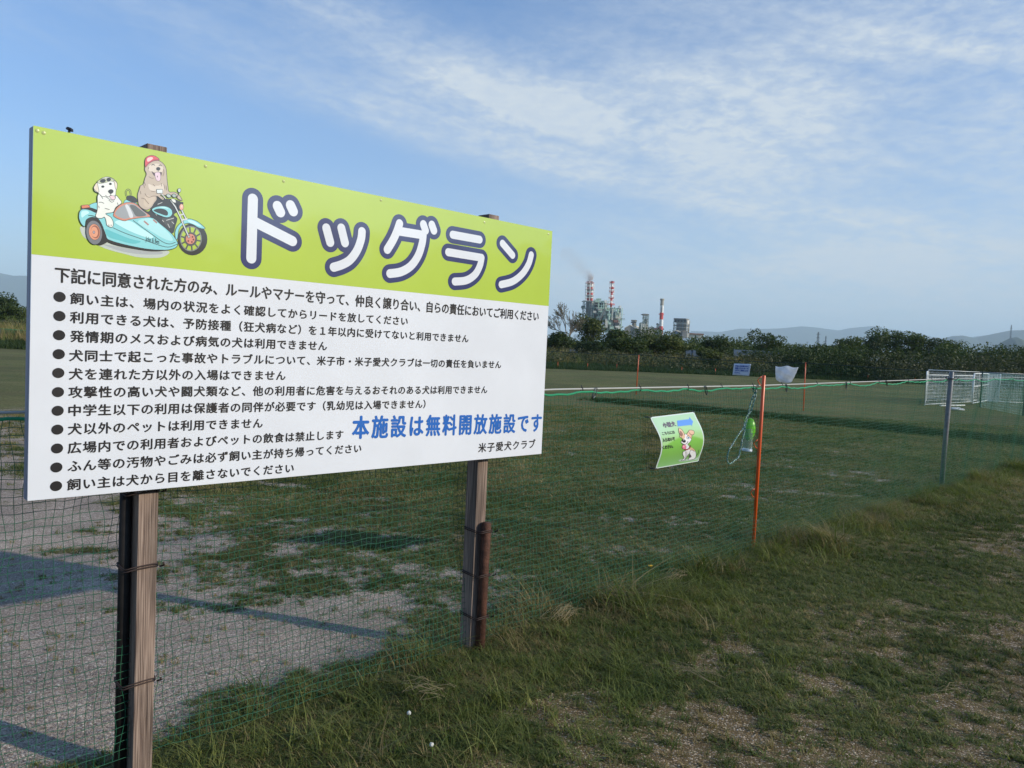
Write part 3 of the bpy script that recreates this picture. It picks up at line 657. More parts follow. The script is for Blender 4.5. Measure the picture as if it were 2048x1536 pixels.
net = mesh('net', np.concatenate([va, vb]), np.concatenate([fa, fb+len(va)]), netm); net.parent = nf; net.matrix_parent_inverse = Matrix.Translation((-2.05, -6.33, 0)); net['kind'] = 'stuff'
PNF = Matrix.Translation((-2.05, -6.33, 0))
def nfo(name, mb, mat, smooth=True, parent=None):
    o = mb.build(name, mat, None, smooth); o.parent = parent or nf
    o.matrix_parent_inverse = PNF if parent is None else Matrix.Identity(4); return o
s_ = np.arange(.35, LT, .04); P = netpt(s_, np.zeros(len(s_))); nfo('top_rope', MB().tube(P, .0065, 7), ropem)
P = netpt(s_, np.ones(len(s_))); P[:, 2] = height(P[:, 0], P[:, 1])+.004; nfo('bottom_rope', MB().tube(P, .004, 6), ropem)
cordm = pmat('grey_cord', (.42, .42, .40), .7)
p_, _ = polyline(FENCE, s_); hc = rope_h(s_)[1]
s5 = dist_at(5.67)
nfo('support_cord', MB().tube([(a_[0], a_[1], h_) for a_, h_, q_ in zip(p_, hc, s_) if q_ <= s5], .0055, 6), cordm)
nfo('support_cord', MB().tube([(a_[0], a_[1], h_) for a_, h_, q_ in zip(p_, hc, s_) if q_ >= s5], .005, 6), pmat('thin_grey_cord', (.30, .33, .31), .7))
blk = flat('black_cable_tie', (.012, .013, .015))
for x_, s0 in zip(ties_x, td):
    c_, _ = polyline(FENCE, np.array([s0])); c_ = c_[0]; h_, hc_ = rope_h(np.array([s0])); mid = (h_[0]+hc_[0])/2
    mb = MB(); n_ = nrm(np.array([s0]))[0]
    mb.tube([(c_[0]+n_[0]*.009*math.cos(a_), c_[1]+n_[1]*.009*math.cos(a_), mid+.016*math.sin(a_)) for a_ in np.linspace(0, 2*PI, 12)[:-1]], .0028, 5, closed=True)
    mb.tube([(c_[0], c_[1], mid+.014), (c_[0]-.006, c_[1]+.004, mid+.03)], .003, 5)
    nfo('cable_tie', mb, blk)
clipm = pmat('dark_metal_clip', (.10, .11, .11), .3, metal=.8)
for k, (px_, ang) in enumerate(((1190, -.5), (1408, .45), (1570, .2), (1690, .1), (1770, .6))):
    lo_, hi_ = 0, LT
    for _ in range(40):
        m_ = (lo_+hi_)/2; c_, _ = polyline(FENCE, np.array([m_])); d_ = np.array([c_[0][0], c_[0][1], 1.38])-CAM
        if 1024+F*(d_@rv)/(d_@fv) < px_: lo_ = m_
        else: hi_ = m_
    c_ = polyline(FENCE, np.array([m_]))[0][0]; h_ = rope_h(np.array([m_]))[1][0]; dv = np.array([.7, .71]); n_ = nrm(np.array([m_]))[0]
    mb = MB(); pts = []
    for a_ in np.linspace(0, 2*PI, 17)[:-1]:
        lx = .012*math.cos(a_); lz = .036*math.sin(a_) - .03
        X_ = lx*math.cos(ang)-lz*math.sin(ang); Z_ = lx*math.sin(ang)+lz*math.cos(ang)
        pts.append((c_[0]+dv[0]*X_+n_[0]*.012, c_[1]+dv[1]*X_+n_[1]*.012, h_+Z_))
    mb.tube(pts, .0042, 6, closed=True); nfo('carabiner', mb, clipm)
# orange pole with hooks, grey post
org = pmat('orange_plastic', (.62, .085, .012), .32, spec=.5); 
def orange_pole(x, y, h, r, lean=(0, 0), hooks=True):
    mb = MB(); mb.tube([(x, y, -.2), (x+lean[0]*.5, y+lean[1]*.5, h*.5), (x+lean[0], y+lean[1], h-.004), (x+lean[0], y+lean[1], h)], [r, r, r, r*.75], 14)
    return mb
def hook(x, y, z, sgn, r, d):
    return MB().tube([(x-.01*d, y, z), (x-.035*d, y-.01, z+.012*sgn), (x-.055*d, y-.015, z+.045*sgn), (x-.045*d, y-.02, z+.062*sgn), (x-.025*d, y-.02, z+.078*sgn)], r, 7)
op = nfo('orange_pole', orange_pole(2.05+.03, 6.33-.03, 1.473, .0142, (.0, 0)), org); op['label'] = 'orange pole standing in the grass beside the hanging bottle'
for z_, s2 in ((1.385, 1), (.86, 1), (.45, 1)):
    nfo('hook', hook(2.08, 6.30, z_, s2, .0042, 1), org, parent=op)
gsteel = pmat('galvanised_steel', (.17, .175, .18), .45, metal=.25, var=.15, vscale=25)
mb = MB(); mb.tube([(5.67, 9.92-.03, -.2), (5.67+.01, 9.89, .8), (5.67+.025, 9.89, 1.545), (5.67+.025, 9.89, 1.555)], [.030, .030, .030, .026], 20)
gpst = nfo('metal_post', mb, gsteel); gpst['label'] = 'grey galvanised post with a hose clamp near its top'
mb = MB(); mb.tube([(5.69, 9.89, 1.455), (5.69, 9.89, 1.49)], .035, 20); nfo('clamp', mb, pmat('clamp_steel', (.14, .16, .19), .4, metal=.6), parent=gpst)
for k in (-1, 1):
    mb = MB(); mb.tube([(5.69+k*(.05+.022*math.cos(a_)), 9.87, 1.475+.022*math.sin(a_)) for a_ in np.linspace(0, 2*PI, 13)[:-1]], .0055, 6, closed=True); nfo('ring', mb, clipm, parent=gpst)

# far fence across the field
FF = np.array([(-42, 72.), (-14, 44.6), (4.75, 29.0), (9.35, 24.3), (14.2, 20.4), (20, 15.2)])
def fence_line(name, label, pts, h, poles, cellw, rope_r, rope_mat, polespec, seed, netmat=netm, r=.0016, sag=.04):
    root = thing(name, label, 'fence', (pts[0][0], pts[0][1], 0)); inv = Matrix.Translation((-pts[0][0], -pts[0][1], 0))
    L = polyline(pts, [0])[1]; sv = np.arange(0, L, cellw); qs = np.linspace(0, 1, 5); pl = np.asarray(poles)
    def top(s): 
        d = np.min(np.abs(s[..., None]-pl), -1) if len(pl) else 1.; return h - sag*np.sin(np.minimum(d/2.2, PI/2)) + .01*np.sin(s*1.7)
    def npt(s, q):
        p, _ = polyline(pts, s.ravel()); p = p.reshape(*s.shape, 2); return np.stack([p[..., 0]+.01*np.sin(s*13+q*5), p[..., 1], top(s)*(1-q)+.03], -1)
    SS, QQ = np.meshgrid(sv, qs, indexing='ij'); va, fa = strands(npt(SS, QQ), r)
    qh = np.linspace(0, 1, int(h/cellw)); sh = np.arange(0, L, .6); SS, QQ = np.meshgrid(sh, qh, indexing='xy'); vb, fb = strands(npt(SS, QQ), r)
    o = mesh('net', np.concatenate([va, vb]), np.concatenate([fa, fb+len(va)]), netmat); o.parent = root; o.matrix_parent_inverse = inv; o['kind'] = 'stuff'
    s0 = np.arange(0, L, .3)
    o = MB().tube(npt(s0, np.zeros(len(s0))), rope_r, 5).build('top_rope', rope_mat, None, True); o.parent = root; o.matrix_parent_inverse = inv
    proto = None
    for s1 in poles:
        p, _ = polyline(pts, np.array([s1])); x, y = p[0]
        if proto is None:
            o = orange_pole(0, 0, polespec[0], polespec[1]).build('orange_pole' if polespec[2] is org else 'post', polespec[2], None, True); proto = o
        else: o = proto.copy(); C.objects.link(o)
        o.parent = root; o.location = (x-pts[0][0], y-pts[0][1], 0); o.rotation_euler = (random.uniform(-.02, .02), random.uniform(-.02, .02), 0)
    return root
darkrope = pmat('dark_green_rope', (.012, .035, .03), .6)
dfar = lambda x: np.interp(x, FF[:, 0], np.r_[0, np.cumsum(np.hypot(*np.diff(FF, axis=0).T))])
fence_line('net_fence', 'far green net fence with a dark top rope and thin orange poles across the field', FF, 1.50, [dfar(x) for x in (-36, -28, -20, -12.5, -6, -.4, 4.75, 9.35, 14.6)], .06, .011, darkrope, (1.55, .018, org), 3, r=.0012)
# low green net on the left, at the end of the field
LF = np.array([(-60, 50.), (-38, 56), (-20, 62), (-8, 66)])
fence_line('net_fence', 'low dense green net at the far left end of the field', LF, 1.15, [2, 9, 16, 23, 30, 37, 44], .035, .015, ropem, (1.2, .03, gsteel), 4, netmat=pmat('deep_green_net', (.012, .13, .06), .6), r=.006)

# ------------------------------------------------------------------ things hanging on the fences
# small dog poster tied to the near net
z8 = lambda x, y: (1290+x/10.975, 810+y/10.975)
def on_fence(px, py, off=0.0):
    """point where the line of sight meets the near fence (moved off metres towards the camera)"""
    d = ray(px, py); best = None
    for (ax, ay), (bx, by) in zip(FENCE[:-1], FENCE[1:]):
        e = np.array([bx-ax, by-ay]); e /= np.hypot(*e); n = np.array([e[1], -e[0]]); t_ = ((ax+n[0]*off)*n[0]+(ay+n[1]*off)*n[1])/(d[0]*n[0]+d[1]*n[1])
        p = CAM+d*t_; q = (p[:2]-(ax, ay))@e
        if t_ > 0 and -.05 <= q <= math.hypot(bx-ax, by-ay)+.05: best = p; break
    return best
PC = [on_fence(*z8(*c), .07) for c in ((118, 268), (1078, 152), (1175, 1235), (238, 1398))]     # tl, tr, br, bl
pn_ = np.array([.72, -.69, 0]); pd_ = np.array([.69, .72, 0])
def poster_pt(u, v, n=0.):
    """u to the right, v down, both 0..1; the sheet bellies out in its middle"""
    p = (PC[0]*(1-u)+PC[1]*u)*(1-v)+(PC[3]*(1-u)+PC[2]*u)*v
    bul_ = math.sin(PI*v)**1.3 if v > 0 and v < 1 else 0
    return p + (pn_*.050 + pd_*.022)*bul_ + pn_*n
def pproj(P):
    d = P-CAM; z = d@fv; return np.array([1024+F*(d@rv)/z, 768-F*(d@uv_)/z])
def z8uv(x, y):
    tx, ty = z8(x, y); u = (x-170)/960; v = (y-200)/1100; u = min(max(u, 0), 1); v = min(max(v, 0), 1)
    for _ in range(7):
        p = pproj(poster_pt(u, v)); pu = (pproj(poster_pt(u+.01, v))-p)/.01; pv = (pproj(poster_pt(u, min(v+.01, .999)))-p)/(min(v+.01, .999)-v+1e-9)
        J = np.array([pu, pv]).T; du = np.linalg.solve(J, np.array([tx, ty])-p); u = min(max(u+du[0], .0), 1.); v = min(max(v+du[1], .0), .99)
    return u, v
pst = thing('poster', 'curled green laminated poster with a cartoon dog and blue arrow tied to the near net', 'poster', tuple(PC[3]))
PPI = Matrix.Translation(-Vector(PC[3]))
def po(name, v, f, mat, parent=None, smooth=True):
    o = mesh(name, v, f, mat, None, smooth); o.parent = parent or pst; o.matrix_parent_inverse = PPI if parent is None else Matrix.Identity(4); return o
nu, nv = 8, 28; V = [poster_pt(i/nu, j/nv, k) for k in (0, -.0012) for j in range(nv+1) for i in range(nu+1)]; Nn = (nu+1)*(nv+1); Fc = []
for j in range(nv):
    for i in range(nu):
        a_ = j*(nu+1)+i; Fc += [(a_, a_+nu+1, a_+nu+2, a_+1), (Nn+a_, Nn+a_+1, Nn+a_+nu+2, Nn+a_+nu+1)]
sheet = po('sheet', V, Fc, pmat('laminate_edge', (.62, .72, .68), .2, spec=.6))
# the printed picture: pale sky melting into green, hills, words, arrow, sitting dog
pm = bpy.data.materials.new('poster_print'); pm.use_nodes = True; t = NT(pm.node_tree); b = t.n['Principled BSDF']; b.inputs['Roughness'].default_value = .3; b.inputs['Coat Weight'].default_value = .5
av = t.new('ShaderNodeAttribute', attribute_name='sheet_v').outputs['Fac']; au = t.new('ShaderNodeAttribute', attribute_name='sheet_u').outputs['Fac']
hillv = t.m('ADD', .42, t.m('MULTIPLY', t.m('POWER', t.m('SUBTRACT', au, .55), 2.), .6))
c = t.mix(t.mapr(t.m('SUBTRACT', av, hillv), -.03, .03), t.ramp(t.m('ADD', av, t.m('MULTIPLY', t.m('ABSOLUTE', t.m('SUBTRACT', au, .6)), -.4)), [(0., (.40, .62, .40)), (.35, (.36, .62, .24))]), t.ramp(av, [(.4, (.20, .50, .07)), (.75, (.22, .48, .10)), (1., (.25, .50, .20))]))
t.put(b.inputs['Base Color'], c)
n1_, n2_ = 10, 30; V = [poster_pt(.025+.95*i/n1_, .02+.96*j/n2_, .0012) for j in range(n2_+1) for i in range(n1_+1)]
Fc = [(j*(n1_+1)+i, (j+1)*(n1_+1)+i, (j+1)*(n1_+1)+i+1, j*(n1_+1)+i+1) for j in range(n2_) for i in range(n1_)]
pr = po('print', V, Fc, pm)
for nm, fn in (('sheet_u', lambda i, j: i/n1_), ('sheet_v', lambda i, j: j/n2_)):
    a_ = pr.data.attributes.new(nm, 'FLOAT', 'POINT'); a_.data.foreach_set('value', [fn(i, j) for j in range(n2_+1) for i in range(n1_+1)])
def place8(x, y, n): u, v = z8uv(x, y); return poster_pt(u, v, n)
A = Art(place8, .0024, .00005, sub=1)
DK = (.03, .025, .03); TN = (.55, .30, .17); TN2 = (.72, .47, .32); WH = (.80, .80, .82); BLU = (.10, .28, .72)
A.shape([(698, 342), (968, 308), (965, 262), (1050, 360), (1018, 470), (1012, 435), (712, 470)], BLU, smooth=False)
A.shape([(735, 1235), (790, 1190), (1100, 1170), (1180, 1110), (1180, 1180), (1050, 1215), (860, 1235)], (.42, .55, .45))
A.shape([(990, 940), (1060, 960), (1105, 1030), (1112, 1130), (1060, 1190), (960, 1205), (940, 1190), (980, 1140), (970, 1060), (880, 1180), (840, 1215), (790, 1215), (850, 1160), (820, 1080), (835, 1020), (870, 1010), (900, 985)], WH, 9, DK)
A.shape([(1000, 930), (1060, 960), (1095, 1010), (1050, 1000), (990, 985), (940, 960)], TN2); A.shape([(980, 1080), (1010, 1120), (1000, 1150), (950, 1140)], (.10, .08, .10))
A.stroke([(970, 1060), (990, 1000), (1040, 990), (1080, 1030)], 7, DK); A.stroke([(880, 1020), (890, 1100), (870, 1170), (880, 1215)], 7, DK); A.stroke([(905, 1020), (915, 1090), (900, 1150)], 6, DK)
A.stroke([(1110, 1120), (1160, 1060), (1172, 990)], 8, DK)
A.shape([(870, 640), (940, 640), (990, 655), (1010, 720), (1005, 770), (970, 820), (930, 860), (960, 900), (970, 950), (900, 980), (850, 960), (870, 900), (810, 850), (785, 810), (810, 770), (830, 700)], WH, 8, DK)
A.shape([(735, 510), (760, 510), (810, 550), (850, 620), (860, 650), (840, 690), (820, 760), (800, 720), (755, 700), (760, 650), (735, 590)], TN2, 8, DK); A.shape([(750, 570), (790, 580), (825, 640), (800, 690), (770, 670)], (.30, .16, .12))
A.shape([(905, 640), (940, 590), (970, 550), (1060, 565), (1070, 630), (1025, 660), (1010, 740), (960, 680), (920, 660)], TN2, 8, DK); A.shape([(960, 590), (1000, 640), (1060, 650), (1020, 665), (975, 640)], (.30, .16, .12))
A.shape([(830, 690), (870, 650), (870, 700), (850, 745), (830, 740)], TN2); A.shape([(905, 690), (940, 670), (975, 690), (960, 740), (910, 740)], TN)
A.ell(940, 714, 32, 30, (.75, .8, .85), line=5); A.ell(942, 716, 17, 18, (.12, .25, .38)); A.ell(942, 716, 8, 9, K)
A.ell(845, 790, 42, 34, K, .3); A.ell(838, 778, 14, 9, (.35, .35, .38))
A.stroke([(800, 840), (850, 862), (900, 850), (935, 795)], 10, DK); A.shape([(860, 970), (930, 960), (975, 910), (990, 880), (985, 930), (930, 980), (880, 990)], (.45, .05, .08), 5)
A.ell(850, 920, 44, 48, (.75, .22, .32), line=6, lc=(.35, .05, .10)); A.ell(838, 905, 18, 18, (.85, .45, .52))
pic = None
for c_, mb in A.by.items():
    o = po('dog_picture' if pic is None else 'picture_colour', mb.v, mb.f, flat('poster_ink', c_, .3), pic, False); o['kind'] = 'stuff'; pic = pic or o
inkp = flat('poster_lettering', (.025, .03, .03), .4); inkg = flat('poster_lettering_grey', (.10, .08, .12), .4)
for s_i, (s_, a_, e_, h_, mt_, bo_) in enumerate((('小型犬', (388, 445), (655, 410), 105, inkg, .008), ('こちらには', (372, 628), (645, 592), 72, inkp, .004), ('入らないで', (382, 775), (648, 735), 88, inkp, .006), ('ください。', (382, 932), (612, 905), 84, inkp, .006))):
    u0_, v0_ = z8uv(*a_); u1_, v1_ = z8uv(*e_); hh_ = h_/1130
    Pq, Fq = text_obj('lettering', s_, None, u0_, u1_, v0_, v1_, -hh_, bo_, .0020, place=lambda a, b_, n: poster_pt(a, b_, n))
    po('lettering', Pq, Fq, mt_, None, False)
for c_ in (0, 1, 2, 3):
    p = PC[c_]; q = 1 if c_ in (1, 2) else -1
    mb = MB(); mb.tube([p-pd_*q*.008+pn_*.003, p+pd_*q*.014-pn_*.006, p+pd_*q*.026-pn_*.03], .004, 5); po('cable_tie', mb.v, mb.f, blk)

# leash with a water bottle hung on the orange pole's hook
zb7 = lambda x, y: on_fence(1400+x/10.969, 820+y/10.971, -.03)
zb3 = lambda x, y: on_fence(1470+x/15.36, 740+y/15.36, -.03)
ls = thing('dog_leash', 'speckled teal rope leash looped over the hook of the orange pole', 'leash', tuple(zb3(600, 520)))
lm = bpy.data.materials.new('speckled_leash'); lm.use_nodes = True; t = NT(lm.node_tree); b = t.n['Principled BSDF']; b.inputs['Roughness'].default_value = .6
vv = t.new('ShaderNodeTexVoronoi'); t.put(vv.inputs['Vector'], t.new('ShaderNodeTexCoord').outputs['Object']); vv.inputs['Scale'].default_value = 150
sc_ = t.new('ShaderNodeSeparateColor'); t.l.new(vv.outputs['Color'], sc_.inputs[0])
t.put(b.inputs['Base Color'], t.ramp(sc_.outputs[0], [(0., (.015, .09, .10)), (.5, (.02, .16, .16)), (.56, (.55, .62, .60)), (.75, (.40, .62, .30)), (.8, (.02, .12, .13))], 'CONSTANT'))
def lsh(pts, r, nm='cord'):
    P = smooth_pts(pts, n=8); mb = MB(); mb.tube(P, r, 8); o = mb.build(nm, lm, None, True); o.parent = ls; o.matrix_parent_inverse = Matrix.Translation(-ls.location); return o
lsh([zb3(590, 520), zb3(560, 620), zb3(610, 720), zb3(540, 850), zb3(460, 1100), zb3(410, 1350), zb7(1010, 170), zb7(960, 380), zb7(850, 530), zb7(720, 740), zb7(630, 900), zb7(600, 1050), zb7(610, 1150), zb7(660, 1180), zb7(760, 1110), zb7(850, 1020), zb7(890, 850), zb7(930, 650), zb7(980, 450), zb7(1010, 270), zb7(1060, 100)], .0062)
lsh([zb7(1060, 100), zb3(500, 1250), zb3(590, 950), zb3(650, 750), zb3(640, 600), zb3(600, 520)], .0062)
mb = MB(); p = zb3(590, 530); mb.tube([p+np.array([0, 0, .02]), p, p-np.array([0, 0, .02])], .006, 8); o = mb.build('snap_hook', flat('bright_metal', (.6, .62, .62), .25)); o.parent = ls; o.matrix_parent_inverse = Matrix.Translation(-ls.location)
bt = thing('water_bottle', 'squat clear water bottle with a bright green leaf shaped cup hanging by the orange pole', 'bottle', tuple(zb7(1050, 880)))
def lathe(prof, c_, ax_, n=20, sx=1., sy=1.):
    """prof: (radius, distance along ax)"""
    ax_ = ax_/np.linalg.norm(ax_); a_ = np.cross(ax_, [0, 1, 0]); a_ /= np.linalg.norm(a_); b_ = np.cross(ax_, a_); V = []; Fc = []
    for r_, h_ in prof: V += [c_+ax_*h_+r_*(a_*sx*math.cos(2*PI*k/n)+b_*sy*math.sin(2*PI*k/n)) for k in range(n)]
    for i in range(len(prof)-1): Fc += [(i*n+k, i*n+(k+1) % n, (i+1)*n+(k+1) % n, (i+1)*n+k) for k in range(n)]
    Fc += [tuple(range(n))[::-1], tuple((len(prof)-1)*n+k for k in range(n))]; return V, Fc
c0_ = zb7(1030, 885); axz = zb7(1100, 180)-c0_; Lb = np.linalg.norm(axz)
clear = bpy.data.materials.new('clear_plastic'); clear.use_nodes = True; b = clear.node_tree.nodes['Principled BSDF']; b.inputs['Base Color'].default_value = (.75, .85, .80, 1); b.inputs['Roughness'].default_value = .08; b.inputs['Transmission Weight'].default_value = .85; b.inputs['IOR'].default_value = 1.15
def bo(nm, V, Fc, mat): o = mesh(nm, V, Fc, mat, None, True); o.parent = bt; o.matrix_parent_inverse = Matrix.Translation(-bt.location); return o
bo('bottle_body', *lathe([(.036, .006), (.040, .03), (.040, .10), (.036, .17), (.020, .20), (.014, .22)], c0_, axz), clear)
bo('cap_ring', *lathe([(.040, -.008), (.042, -.004), (.042, .010), (.039, .013)], c0_, axz), flat('white_plastic', (.62, .68, .80), .3))
bo('cup', *lathe([(.016, Lb*.30), (.034, Lb*.40), (.047, Lb*.55), (.048, Lb*.70), (.040, Lb*.86), (.022, Lb*.97), (.004, Lb)], c0_+np.array([.006, 0, 0]), axz, 20, 1., .6), pmat('green_plastic', (.13, .46, .02), .3, spec=.5))
mb = MB(); p = zb7(985, 185); mb.tube([p+np.array([.012*math.cos(a_), 0, .018*math.sin(a_)]) for a_ in np.linspace(0, 2*PI, 13)[:-1]], .0018, 5, closed=True); bo('strap', mb.v, mb.f, flat('green_strap', (.25, .5, .05)))

# notice sheet and white sack on the far fence
def far_pt(px, py, off=.03):
    d = ray(px, py)
    for (ax, ay), (bx, by) in zip(FF[:-1], FF[1:]):
        e = np.array([bx-ax, by-ay]); e /= np.hypot(*e); n = np.array([e[1], -e[0]]); n = n if n[1] < 0 else -n
        t_ = (ax*n[0]+ay*n[1]+off)/(d[0]*n[0]+d[1]*n[1]); p = CAM+d*t_; q = (p[:2]-(ax, ay))@e
        if -.01 <= q <= math.hypot(bx-ax, by-ay)+.01: return p, np.array([n[0], n[1], 0.])
def soft_sheet(name, label, cat, corners, mat, bulge, nu=8, nv=8, wr=.01, thick=.004, two=True):
    P = [far_pt(*c_)[0] for c_ in corners]; n = far_pt(*corners[0])[1]; root = thing(name, label, cat, tuple(P[3])); V = []
    for s_ in (1, -1):
        for j in range(nv+1):
            for i in range(nu+1):
                u, v = i/nu, j/nv; p = (P[0]*(1-u)+P[1]*u)*(1-v)+(P[3]*(1-u)+P[2]*u)*v
                k = math.sin(PI*u)*math.sin(PI*min(v*.9+.05, 1))
                if bulge > .03: cc = (P[0]+P[1])/2*(1-v)+(P[2]+P[3])/2*v; p = p+(cc-p)*(.16*v**3+.05*math.sin(v*11+u*2)**2*v)+np.array([0, 0, .06*abs(2*u-1)**3*v-.025*math.sin(PI*u*3)*(1-v)])
                V.append(p+n*(s_*(bulge*k+thick/2)+wr*(math.sin(u*9+v*5)+math.sin(v*13-u*7))*min(1, 4*u, 4*(1-u))))
    Nn = (nu+1)*(nv+1); Fc = []
    for j in range(nv):
        for i in range(nu): a_ = j*(nu+1)+i; Fc += [(a_, a_+nu+1, a_+nu+2, a_+1), (Nn+a_, Nn+a_+1, Nn+a_+nu+2, Nn+a_+nu+1)]
    bd = [i for i in range(nu+1)]+[j*(nu+1)+nu for j in range(1, nv+1)]+[nv*(nu+1)+i for i in range(nu-1, -1, -1)]+[j*(nu+1) for j in range(nv-1, 0, -1)]
    for a_, b_ in zip(bd, bd[1:]+bd[:1]): Fc.append((a_, b_, b_+Nn, a_+Nn))
    o = mesh('sheet' if bulge < .03 else 'sack_body', V, Fc, mat, None, True); o.parent = root; o.matrix_parent_inverse = Matrix.Translation(-Vector(P[3])); return root, P, n
ns, P, n = soft_sheet('notice_sheet', 'small white notice sheet with blue lettering hanging on the far fence', 'notice', [(1468, 727), (1502, 728), (1498, 752), (1465, 750)], pmat('white_paper', (.62, .66, .78), .5), .0, wr=.004)
for k, (s_, wd_) in enumerate((('のない犬の進入はご', .82), ('遠慮くださいルール', .8), ('を守りご利用くださ', .8), ('ださい。', .34))):
    def pl_(a, b_, nn): return (P[0]*(1-a)+P[1]*a)*(1-b_)+(P[3]*(1-a)+P[2]*a)*b_+n*(.022+nn)
    Pq, Fq = text_obj('lettering', s_, None, .12, .12+wd_, .20+.19*k, .20+.19*k, -.15, .008, .001, place=pl_)
    o = mesh('lettering', Pq, Fq, flat('blue_print', (.03, .09, .38), .5)); o.parent = ns; o.matrix_parent_inverse = Matrix.Translation(-Vector(P[3]))
soft_sheet('white_sack', 'rumpled white plastic sack hanging from the rope of the far fence', 'sack', [(1551, 732), (1597, 734), (1586, 768), (1549, 763)], pmat('white_plastic_sack', (.85, .86, .88), .35, var=.12, vscale=4), .10, 18, 16, .042)

skm = bpy.data.materials['white_plastic_sack']; t = NT(skm.node_tree); tr = t.new('ShaderNodeBsdfTranslucent'); tr.inputs[0].default_value = (.85, .86, .9, 1); mx = t.new('ShaderNodeMixShader'); mx.inputs[0].default_value = .5
t.l.new(t.n['Principled BSDF'].outputs[0], mx.inputs[1]); t.l.new(tr.outputs[0], mx.inputs[2]); t.l.new(mx.outputs[0], t.n['Material Output'].inputs[0])

# ------------------------------------------------------------------ wire dog pen and mesh fence on the right
wh = pmat('white_coated_wire', (.80, .84, .83), .4)
pen = thing('dog_pen', 'white wire mesh dog pen with an open gate in the far right of the field', 'dog pen', tuple(gp(1850, 812)))
PI_ = Matrix.Translation(-pen.location)
def pp(o, parent=None): o.parent = parent or pen; o.matrix_parent_inverse = PI_ if parent is None else Matrix.Identity(4); return o
def wire_panel(a_, b_, h0, h1, nh, nvx, name='mesh_panel', fr=.022, wr=.0045, parent=None):
    a_ = np.asarray(a_, float); b_ = np.asarray(b_, float); d = b_-a_; L_ = np.linalg.norm(d)
    a3 = lambda q, z: (a_[0]+d[0]*q, a_[1]+d[1]*q, z)
    mb = MB()
    for q in (0, 1): mb.tube([a3(q, 0 if h0 < .1 else h0), a3(q, h1)], fr, 6)
    for z in (h0, h1): mb.tube([a3(0, z), a3(1, z)], fr*.8, 6)
    o = pp(mb.build(name, wh, None, True), parent)
    L1 = [[a3(0, h0+(h1-h0)*k/nh), a3(1, h0+(h1-h0)*k/nh)] for k in range(1, nh)]; L2 = [[a3(k/nvx, h0), a3(k/nvx, h1)] for k in range(1, nvx)]
    v1, f1 = strands(L1, wr*1.5); v2, f2 = strands(L2, wr)
    w_ = mesh('wire', np.concatenate([v1, v2]), np.concatenate([f1, f2+len(v1)]), wh); w_['kind'] = 'stuff'; pp(w_, o); return o
q0 = gp(1849, 812)[:2]; q1 = gp(1943, 806)[:2]; q2 = gp(1973, 804)[:2]; back = np.array([-.55, .83])*2.6
qa = q0+(q1-q0)*.52
bl = np.array([19.75, 36.2]); br = np.array([24.6, 36.2])
wire_panel(q0, qa, .06, 1.27, 8, 30); wire_panel(qa, q1, .06, 1.27, 8, 28); wire_panel(bl, (bl+br)/2, .1, 1.45, 10, 40); wire_panel((bl+br)/2, br, .1, 1.45, 10, 40)
wire_panel(q0, bl, .1, 1.40, 8, 50)
g1_ = gp(1944, 812)[:2]; g2_ = gp(1973, 806)[:2]
gate = wire_panel(g1_, g2_, .12, 1.40, 10, 14, 'gate', .028); mb = MB(); mb.tube([(g1_[0], g1_[1], .83), (g2_[0], g2_[1], .88)], .026, 6); pp(mb.build('gate_rail', wh, None, True), gate)
wire_panel(q2, (bl+br)/2+np.array([1.0, 0]), .1, 1.40, 8, 40)
mb = MB(); mb.box(tuple(gp(1905, 812))[:2]+(.03,), (2.2, .08, .05), (np.array([.8, .6, 0]), np.array([-.6, .8, 0]), bz)); pp(mb.build('base_rail', wh))
rf_ = thing('mesh_fence', 'pale green wire mesh fence running off to the right behind the dog pen', 'fence', tuple(gp(1975, 818)))
RI = Matrix.Translation(-rf_.location); palegreen = pmat('pale_green_wire', (.40, .66, .58), .5)
A0 = gp(1960, 815)[:2]; A1 = gp(2046, 832)[:2]; A2 = gp(2200, 850)[:2]; Lr = [A0, A1, A2]
for i, (a_, b_) in enumerate(zip(Lr[:-1], Lr[1:])):
    L1 = [[(a_[0], a_[1], z), (b_[0], b_[1], z)] for z in np.linspace(.03, 1.45, 16)]; nq = int(np.linalg.norm(b_-a_)/.09)
    L2 = [[(*(a_+(b_-a_)*k/nq), .03), (*(a_+(b_-a_)*k/nq), 1.45)] for k in range(nq)]
    v1, f1 = strands(L1, .005); v2, f2 = strands(L2, .0045); o = mesh('mesh_panel', np.concatenate([v1, v2]), np.concatenate([f1, f2+len(v1)]), palegreen); o['kind'] = 'stuff'; o.parent = rf_; o.matrix_parent_inverse = RI
for a_ in Lr:
    o = MB().tube([(*a_, 0), (*a_, 1.5)], .03, 8).build('post', pmat('dark_green_post', (.02, .07, .06), .5), None, True); o.parent = rf_; o.matrix_parent_inverse = RI
p = gp(1911, 822); mb = MB(); V = []
nn_ = 10
for j in range(7):
    for i in range(nn_): a_ = 2*PI*i/nn_; r_ = math.sin(PI*(j+.2)/6.4); V.append((p[0]+.32*r_*math.cos(a_)*(1+.2*math.sin(3*a_+j)), p[1]+.14*r_*math.sin(a_), .02+.05*(1+math.cos(PI*j/6))*(1+.3*math.sin(2*a_))))
mb.add(V, [(j*nn_+i, j*nn_+(i+1) % nn_, (j+1)*nn_+(i+1) % nn_, (j+1)*nn_+i) for j in range(6) for i in range(nn_)])
o = mb.build('crumpled_sheet', pmat('white_film', (.75, .76, .76), .3), None, True); tag(o, 'crumpled white plastic sheet lying on the grass below the dog pen', 'plastic sheet')

